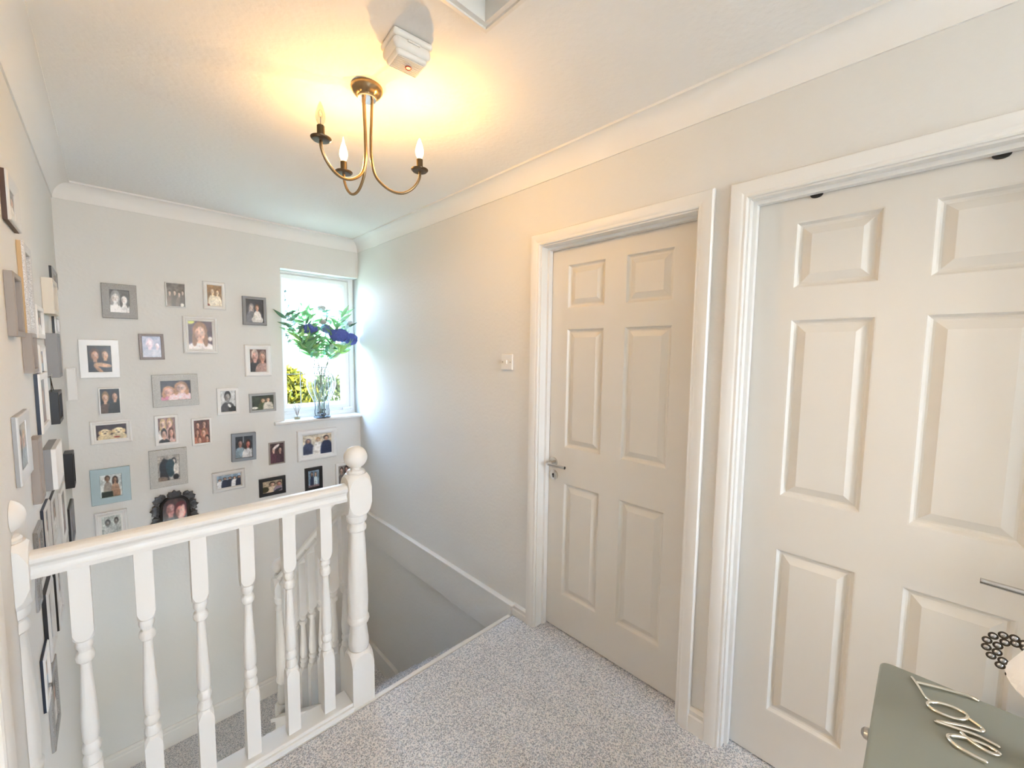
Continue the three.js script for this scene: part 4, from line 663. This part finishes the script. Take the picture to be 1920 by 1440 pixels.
function bloomGeo(rx, ry, rz, n, size = 1) { const gs = []; for (let i = 0; i < n; i++) { const z = 1 - 2 * (i + 0.5) / n, a = i * 2.39996, r = Math.sqrt(1 - z * z), d = V(r * Math.cos(a), z, r * Math.sin(a)), g = petal.clone(), k = rr(0.86, 1.06); g.scale(size, size, size).applyQuaternion(new THREE.Quaternion().setFromUnitVectors(V(0, 0, 1), d)); gs.push(g.translate(d.x * rx * k, d.y * ry * k, d.z * rz * k)); } gs.push(new THREE.SphereGeometry(1, 12, 8).scale(rx * 0.86, ry * 0.86, rz * 0.86)); return mergeAll(gs); }
function stemTo(t, tip, mat = LF.stem, r = 0.0022) {
  const a = rr(0, 6.28), p0 = [VX + Math.cos(a) * 0.025, VY + 0.03, VZ + Math.sin(a) * 0.025], neck = [VX + (tip[0] - VX) * 0.16, VY + 0.415, VZ + (tip[2] - VZ) * 0.16], mid = [(neck[0] * 0.55 + tip[0] * 0.45), neck[1] + (tip[1] - neck[1]) * 0.55, (neck[2] * 0.55 + tip[2] * 0.45)];
  part('stem', tube([p0, neck, mid, tip], r, 24, 6), mat, t);
  const cur = new THREE.CatmullRomCurve3([p0, neck, mid, tip].map((q) => V(...q))); return (k) => cur.getPoint(k);
}
const FG = 'stems arranged in the glass vase';
function leaves(t, at, n, k0, k1, geo, mats, spread = 1) {
  for (let i = 0; i < n; i++) {
    const k = k0 + (k1 - k0) * i / Math.max(1, n - 1), p = at(k), a = i * 2.4 + rr(-0.4, 0.4), m = part('leaf', geo, mats[i % mats.length], t);
    orient(m, [p.x, p.y, p.z], [Math.cos(a) * spread, rr(0.1, 0.8), Math.sin(a) * spread * 0.55], rr(-0.8, 0.8));
  }
}
const heads = [
  ['blue', [-0.425, 1.635, 0.03], [0.07, 0.042, 0.05], 'deep blue flower head on the left of the bouquet'],
  ['blue', [-0.185, 1.595, 0.04], [0.088, 0.058, 0.058], 'largest deep blue flower head, right in the bouquet'],
  ['blue', [-0.075, 1.565, 0.01], [0.055, 0.052, 0.05], 'deep blue flower head touching the right wall side of the bouquet'],
  ['blueLight', [-0.275, 1.645, 0.0], [0.045, 0.036, 0.036], 'small slate blue flower head at the middle of the bouquet'],
  ['white', [-0.3, 1.815, -0.03], [0.034, 0.024, 0.03], 'pale grey-white flower at the top of the bouquet'],
  ['white', [-0.09, 1.7, 0.03], [0.03, 0.024, 0.028], 'pale grey-white flower at the upper right of the bouquet'],
  ['white', [-0.31, 1.7, 0.02], [0.03, 0.024, 0.028], 'pale grey-white flower in the middle of the bouquet'],
];
for (const [c, p, s, label] of heads) {
  const t = thing(c === 'white' ? 'white_flower' : 'blue_flower', label, 'flower', [0, 0, 0], 0, FG), at = stemTo(t, p);
  part('flower_head', bloomGeo(...s, c === 'white' ? 70 : 190, 1.9), LF[c], t, p);
  leaves(t, at, 4, 0.62, 0.95, lanceS, [LF.mid, LF.dark]);
}
const sprays = [
  [[-0.61, 1.72, 0.095], 'dark', lanceG, 9, 'leafy dark green spray reaching left over the wall edge'],
  [[-0.5, 1.78, 0.05], 'mid', lanceG, 16, 'feathery green spray at the upper left of the bouquet'],
  [[-0.54, 1.6, 0.085], 'bright', lanceG, 15, 'bright green spray at the left side of the bouquet'],
  [[-0.5, 1.52, 0.08], 'mid', lanceG, 14, 'drooping green spray at the lower left of the bouquet'],
  [[-0.4, 1.8, 0.0], 'mid', broadG, 14, 'sage green spray behind the left blue flower'],
  [[-0.14, 1.8, 0.03], 'mid', lanceG, 16, 'upright green spray at the right top of the bouquet'],
  [[-0.125, 1.5, 0.05], 'bright', lanceG, 14, 'bright green spray hanging at the right edge of the bouquet'],
  [[-0.11, 1.69, 0.03], 'sage', broadG, 10, 'grey-green spray against the right wall'],
  [[-0.46, 1.68, 0.06], 'dark', lanceS, 14, 'dark green spray beside the left blue flower'],
  [[-0.2, 1.7, 0.05], 'mid', lanceS, 12, 'green spray above the largest blue flower'],
  [[-0.36, 1.56, 0.03], 'mid', lanceS, 12, 'short green filler spray below the left blue flower'],
];
for (const [p, c, g, n, label] of sprays) {
  const t = thing('leaf_spray', label, 'foliage', [0, 0, 0], 0, FG), at = stemTo(t, p, LF.stem, 0.0017);
  leaves(t, at, Math.round(n * 1.5), 0.55, 1, g, [LF[c], c === 'dark' ? LF.dark : LF.mid, LF[c]], 1.1);
}
for (const [p, label] of [[[-0.27, 1.5, 0.05], 'teal eucalyptus twig hanging at the front of the bouquet'], [[-0.215, 1.44, 0.05], 'teal eucalyptus twig low beside the vase neck'], [[-0.27, 1.77, 0.0], 'teal eucalyptus twig standing in the middle of the bouquet'], [[-0.42, 1.47, 0.04], 'pale teal eucalyptus twig low on the left of the bouquet']]) {
  const t = thing('eucalyptus_twig', label, 'foliage', [0, 0, 0], 0, FG), at = stemTo(t, p, LF.twig, 0.0014);
  for (let i = 0; i < 7; i++) { const k = 0.72 + 0.28 * i / 6, q = at(k), a = i * 2.2, m = part('leaf', i % 2 ? roundG : roundS, i % 3 ? LF.teal : LF.sage, t); orient(m, [q.x, q.y, q.z], [Math.cos(a), rr(-0.2, 0.6), Math.sin(a) * 0.5 + 0.2], rr(-0.6, 0.6)); }
}
{
  const t = thing('reed_diffuser', 'small clear reed diffuser bottle on the left of the window sill', 'diffuser', [-0.515, 0.91, -0.005]);
  part('bottle', mergeAll([lathe([[0, 0.001], [0.024, 0.001], [0.026, 0.005], [0.026, 0.03], [0.022, 0.034], [0.01, 0.037], [0.009, 0.044], [0.011, 0.046]], 24, 0.8)]), M.vaseGlass, t);
  part('liquid', lathe([[0, 0.003], [0.022, 0.003], [0.022, 0.02], [0, 0.02]], 20), phys({ color: rgb(0.75, 0.68, 0.5), transmission: 0.7, thickness: 0, roughness: 0.1 }), t);
  for (let k = 0; k < 6; k++) { const a = k * 1.05; part('reed', rod([Math.cos(a) * -0.006, 0.006, Math.sin(a) * -0.006], [Math.cos(a) * 0.032, 0.12, Math.sin(a) * 0.02], 0.0013, 6), LF.twig, t); }
}

// ---------------------------------------------------------------- cabinet corner, lamp and heart
{
  const x1 = -0.236, x0 = -0.8, z0 = 3.487, z1 = 3.93, y = 0.72;
  const gm = std({ color: rgb(0.25, 0.27, 0.24), roughness: 0.5 });
  const t = thing('cabinet', 'grey-green painted cabinet in the right foreground corner', 'cabinet');
  const plan = (a, b, c, d, r) => { const s = new THREE.Shape(); s.moveTo(a + r, c); s.lineTo(b - r, c); s.quadraticCurveTo(b, c, b, c + r); s.lineTo(b, d - r); s.quadraticCurveTo(b, d, b - r, d); s.lineTo(a + r, d); s.quadraticCurveTo(a, d, a, d - r); s.lineTo(a, c + r); s.quadraticCurveTo(a, c, a + r, c); return s; };
  const top = new THREE.ExtrudeGeometry(plan(x0, x1, -z1, -z0, 0.018), { depth: 0.018, bevelEnabled: true, bevelSize: 0.005, bevelThickness: 0.005, bevelSegments: 3, curveSegments: 8 }).rotateX(-Math.PI / 2).translate(0, y - 0.023, 0);
  part('cabinet_top', toCreasedNormals(top, 0.6), gm, t);
  const c = (a, b, d, e, f, g) => rbox(a, b, d, e, f, g, 0.003, 1);
  part('carcass', [c(x0 + 0.015, x0 + 0.035, 0.06, y - 0.026, z0 + 0.03, z1), c(x1 - 0.035, x1 - 0.015, 0.06, y - 0.026, z0 + 0.03, z1), c(x0 + 0.015, x1 - 0.015, 0.06, 0.08, z0 + 0.03, z1), c(x0 + 0.015, x1 - 0.015, 0.06, y - 0.026, z1 - 0.02, z1)], gm, t);
  for (const [a, b, k] of [[x0 + 0.018, (x0 + x1) / 2 - 0.002, 1], [(x0 + x1) / 2 + 0.002, x1 - 0.018, 0]]) {
    const d = part('cabinet_door', c(a, b, 0.065, 0.545, z0 + 0.01, z0 + 0.028), gm, t);
    part('knob', lathe([[0.004, 0], [0.004, 0.012], [0.011, 0.017], [0.0125, 0.023], [0.008, 0.029], [0, 0.03]], 16).rotateX(-Math.PI / 2), M.steel, d, [k ? b - 0.04 : a + 0.04, 0.4, z0 + 0.01]);
  }
  const dr = part('drawer', c(x0 + 0.018, x1 - 0.018, 0.55, y - 0.028, z0 + 0.01, z0 + 0.028), gm, t);
  for (const kx of [-0.345, -0.69]) { const kn = part('knob', lathe([[0.005, 0], [0.005, 0.012], [0.01, 0.016], [0.0135, 0.024], [0.012, 0.031], [0.006, 0.036], [0, 0.037]], 20).rotateX(-Math.PI / 2), M.steel, dr, [kx, 0.594, z0 + 0.012]); kn.userData.label = 'polished metal drawer knob'; }
  for (const [lx, lz] of [[x0 + 0.04, z0 + 0.05], [x1 - 0.04, z0 + 0.05], [x0 + 0.04, z1 - 0.04], [x1 - 0.04, z1 - 0.04]]) part('leg', c(lx - 0.02, lx + 0.02, 0, 0.062, lz - 0.02, lz + 0.02), gm, t);
  // script word in metal lying on the top, read from the stair side
  const lt = thing('word_ornament', 'silver script letters spelling Love lying on the cabinet top', 'ornament', [0, y + 0.0045, 0]);
  const wm = std({ color: rgb(0.78, 0.75, 0.66), metalness: 1, roughness: 0.2 });
  const stroke = (pts, r = 0.0034, closed = false) => tube(pts.map(([a, b]) => [a, 0, b]), r, 40, 8, closed).scale(1, 1.25, 1);
  const ends = (pts, r = 0.0034) => [pts[0], pts[pts.length - 1]].map(([a, b]) => new THREE.SphereGeometry(r, 8, 6).translate(a, 0, b));
  const L1 = [[-0.246, 3.64], [-0.2435, 3.632], [-0.25, 3.61], [-0.262, 3.575], [-0.2725, 3.552], [-0.276, 3.545]], L2 = [[-0.262, 3.538], [-0.276, 3.5445], [-0.298, 3.553], [-0.318, 3.561], [-0.328, 3.571]];
  part('letter_l', [stroke(L1), ...ends(L1), stroke(L2, 0.0028), ...ends(L2, 0.0028)], wm, lt);
  const O = [[-0.333, 3.566], [-0.318, 3.582], [-0.312, 3.606], [-0.319, 3.622], [-0.336, 3.619], [-0.352, 3.598], [-0.352, 3.574], [-0.343, 3.564]];
  part('letter_o', [stroke(O, 0.0034, true)], wm, lt);
  const v1 = [[-0.33, 3.625], [-0.345, 3.643], [-0.353, 3.64], [-0.363, 3.615], [-0.379, 3.588], [-0.388, 3.576]], v2 = [[-0.388, 3.576], [-0.382, 3.6], [-0.374, 3.635], [-0.378, 3.66]];
  part('letter_v', [stroke(v1), ...ends(v1), stroke(v2), ...ends(v2)], wm, lt);
  const e1 = [[-0.388, 3.612], [-0.4, 3.622], [-0.409, 3.65], [-0.4, 3.66], [-0.392, 3.645], [-0.4, 3.612], [-0.418, 3.592], [-0.433, 3.6], [-0.44, 3.622], [-0.441, 3.64]];
  part('letter_e', [stroke(e1, 0.0036), ...ends(e1, 0.0036)], wm, lt);
}
{ // pleated table lamp at the frame edge
  const t = thing('table_lamp', 'white pleated lampshade at the right edge above the cabinet', 'lamp', [-0.4, 0.7225, 3.757]);
  const N = 72, sh = []; for (let i = 0; i < N; i++) { const a = i / N * Math.PI * 2, r = i % 2 ? 1 : 0.88; sh.push([Math.cos(a) * r, Math.sin(a) * r]); }
  const g = new THREE.BufferGeometry(), pos = [], prof = [[0.097, 0.155], [0.1015, 0.163], [0.1, 0.172], [0.055, 0.27]];
  for (let j = 0; j < 3; j++) for (let i = 0; i < N; i++) { const A = sh[i], B = sh[(i + 1) % N], [r0, y0] = prof[j], [r1, y1] = prof[j + 1], soft = (p, r, jj) => jj < 1 ? [p[0] / Math.hypot(...p) * r, p[1] / Math.hypot(...p) * r] : [p[0] * r, p[1] * r], a0 = soft(A, r0, j), b0 = soft(B, r0, j), a1 = soft(A, r1, j + 1), b1 = soft(B, r1, j + 1); pos.push(a0[0], y0, a0[1], a1[0], y1, a1[1], b1[0], y1, b1[1], a0[0], y0, a0[1], b1[0], y1, b1[1], b0[0], y0, b0[1]); }
  g.setAttribute('position', new THREE.Float32BufferAttribute(pos, 3)); g.computeVertexNormals(); g.setAttribute('uv', new THREE.Float32BufferAttribute(new Float32Array(pos.length / 3 * 2), 2));
  part('lampshade', g, std({ color: rgb(0.93, 0.93, 0.92), roughness: 0.8, side: THREE.DoubleSide }), t);
  part('lamp_base', lathe([[0, 0], [0.04, 0], [0.042, 0.008], [0.03, 0.016], [0.022, 0.03], [0.034, 0.06], [0.036, 0.08], [0.022, 0.115], [0.01, 0.13], [0.01, 0.2], [0, 0.2]], 24), FR.white, t);
  // crystal bead heart hung behind the shade on a wire from its top
  const hp = new THREE.Group(); hp.name = 'heart_pendant'; hp.userData.label = 'heart of crystal beads in dark wire'; hp.position.set(0.11, 0.142, -0.057); t.add(hp);
  const bead = new THREE.SphereGeometry(0.0062, 12, 8), ring = new THREE.TorusGeometry(0.0064, 0.0013, 6, 14).rotateY(Math.PI / 2);
  const bm = std({ color: rgb(0.55, 0.55, 0.56), metalness: 0.9, roughness: 0.12 }), rm = std({ color: rgb(0.07, 0.06, 0.05), metalness: 0.8, roughness: 0.4 });
  part('hanging_wire', tube([[0, 0.012, 0], [-0.01, 0.06, 0.015], [-0.06, 0.125, 0.04], [-0.11, 0.127, 0.057]], 0.0009, 20, 5), rm, hp);
  for (const k of [1, 0.76]) {
    const n = k === 1 ? 30 : 24;
    for (let i = 0; i < n; i++) {
      const a = (i + (k === 1 ? 0 : 0.5)) / n * Math.PI * 2, hx = 16 * Math.sin(a) ** 3, hy = 13 * Math.cos(a) - 5 * Math.cos(2 * a) - 2 * Math.cos(3 * a) - Math.cos(4 * a);
      part('bead', bead, bm, hp, [0, hy * 0.0038 * k, hx * 0.0038 * k]); part('bead_setting', ring, rm, hp, [-0.003, hy * 0.0038 * k, hx * 0.0038 * k]);
    }
  }
}

// ---------------------------------------------------------------- the garden outside
{
  struct('ground', new THREE.CircleGeometry(60, 48).rotateX(-Math.PI / 2).translate(0, -3.1, -10), std({ color: rgb(0.22, 0.25, 0.17), roughness: 1 }), 'lawn seen from above beyond the window', 'lawn');
  const G = 'garden trees beyond the window';
  const tree = (label, x, y, z, rx, ry, rz, n, cols, size) => {
    const t = thing('garden_tree', label, 'tree', [x, -3.1, z], 0, G), pos = [], col = [], nor = [];
    for (let i = 0; i < n; i++) {
      const u = rr(-1, 1), a = rr(0, 6.283), r = Math.cbrt(rr(0.35, 1)), s = Math.sqrt(1 - u * u), c = V(s * Math.cos(a) * rx * r, y + 3.1 + u * ry * r, s * Math.sin(a) * rz * r), e = new THREE.Euler(rr(0, 6), rr(0, 6), rr(0, 6)), L = size * rr(0.6, 1.3), q = [V(-L * 0.3, 0, 0), V(0, L, 0), V(L * 0.3, 0, 0), V(0, -L * 0.5, 0)].map((p) => p.applyEuler(e).add(c)), k = cols[Math.floor(rr(0, cols.length))], f = rr(0.8, 1.15), nn = V(0, 0, 1).applyEuler(e);
      for (const w of [0, 1, 2, 0, 2, 3]) { pos.push(q[w].x, q[w].y, q[w].z); col.push(k[0] * f, k[1] * f, k[2] * f); nor.push(nn.x, nn.y, nn.z); }
    }
    const g = new THREE.BufferGeometry(); g.setAttribute('position', new THREE.Float32BufferAttribute(pos, 3)); g.setAttribute('normal', new THREE.Float32BufferAttribute(nor, 3)); g.setAttribute('color', new THREE.Float32BufferAttribute(col, 3));
    const m = part('foliage', g, phys({ color: 0xffffff, vertexColors: true, roughness: 0.9, transmission: 0.4, thickness: 0, side: THREE.DoubleSide }), t); m.userData.kind = 'stuff';
    part('trunk', [rod([0, 0, 0], [0.05, y + 3.1, 0], 0.1, 8, 0.05), rod([0.03, (y + 3.1) * 0.6, 0], [rx * 0.5, y + 3.1 + ry * 0.4, rz * 0.2], 0.04, 6, 0.015), rod([0.03, (y + 3.1) * 0.5, 0], [-rx * 0.5, y + 3.1 + ry * 0.3, -rz * 0.2], 0.04, 6, 0.015)], std({ color: rgb(0.12, 0.09, 0.07), roughness: 0.9 }), t);
  };
  tree('yellow-green rounded tree in the lower left of the window view', 1.2, -0.55, -8, 1.35, 1.75, 1.3, 7000, [[0.8, 0.78, 0.1], [0.66, 0.76, 0.14], [0.86, 0.8, 0.12]], 0.16);
  tree('light green bush at the right of the window view', 3.1, -0.7, -9, 0.8, 1.5, 1.0, 2600, [[0.55, 0.72, 0.3], [0.6, 0.72, 0.34]], 0.14);
  tree('tall loose tree with sparse leaves in the upper left of the window view', 1.5, 2.5, -12, 1.5, 1.9, 1.4, 1100, [[0.2, 0.32, 0.3], [0.26, 0.36, 0.34]], 0.16);
}
scene.traverse((o) => { if (o.isMesh) { o.castShadow = true; o.receiveShadow = true; } });
renderer.render(scene, camera);
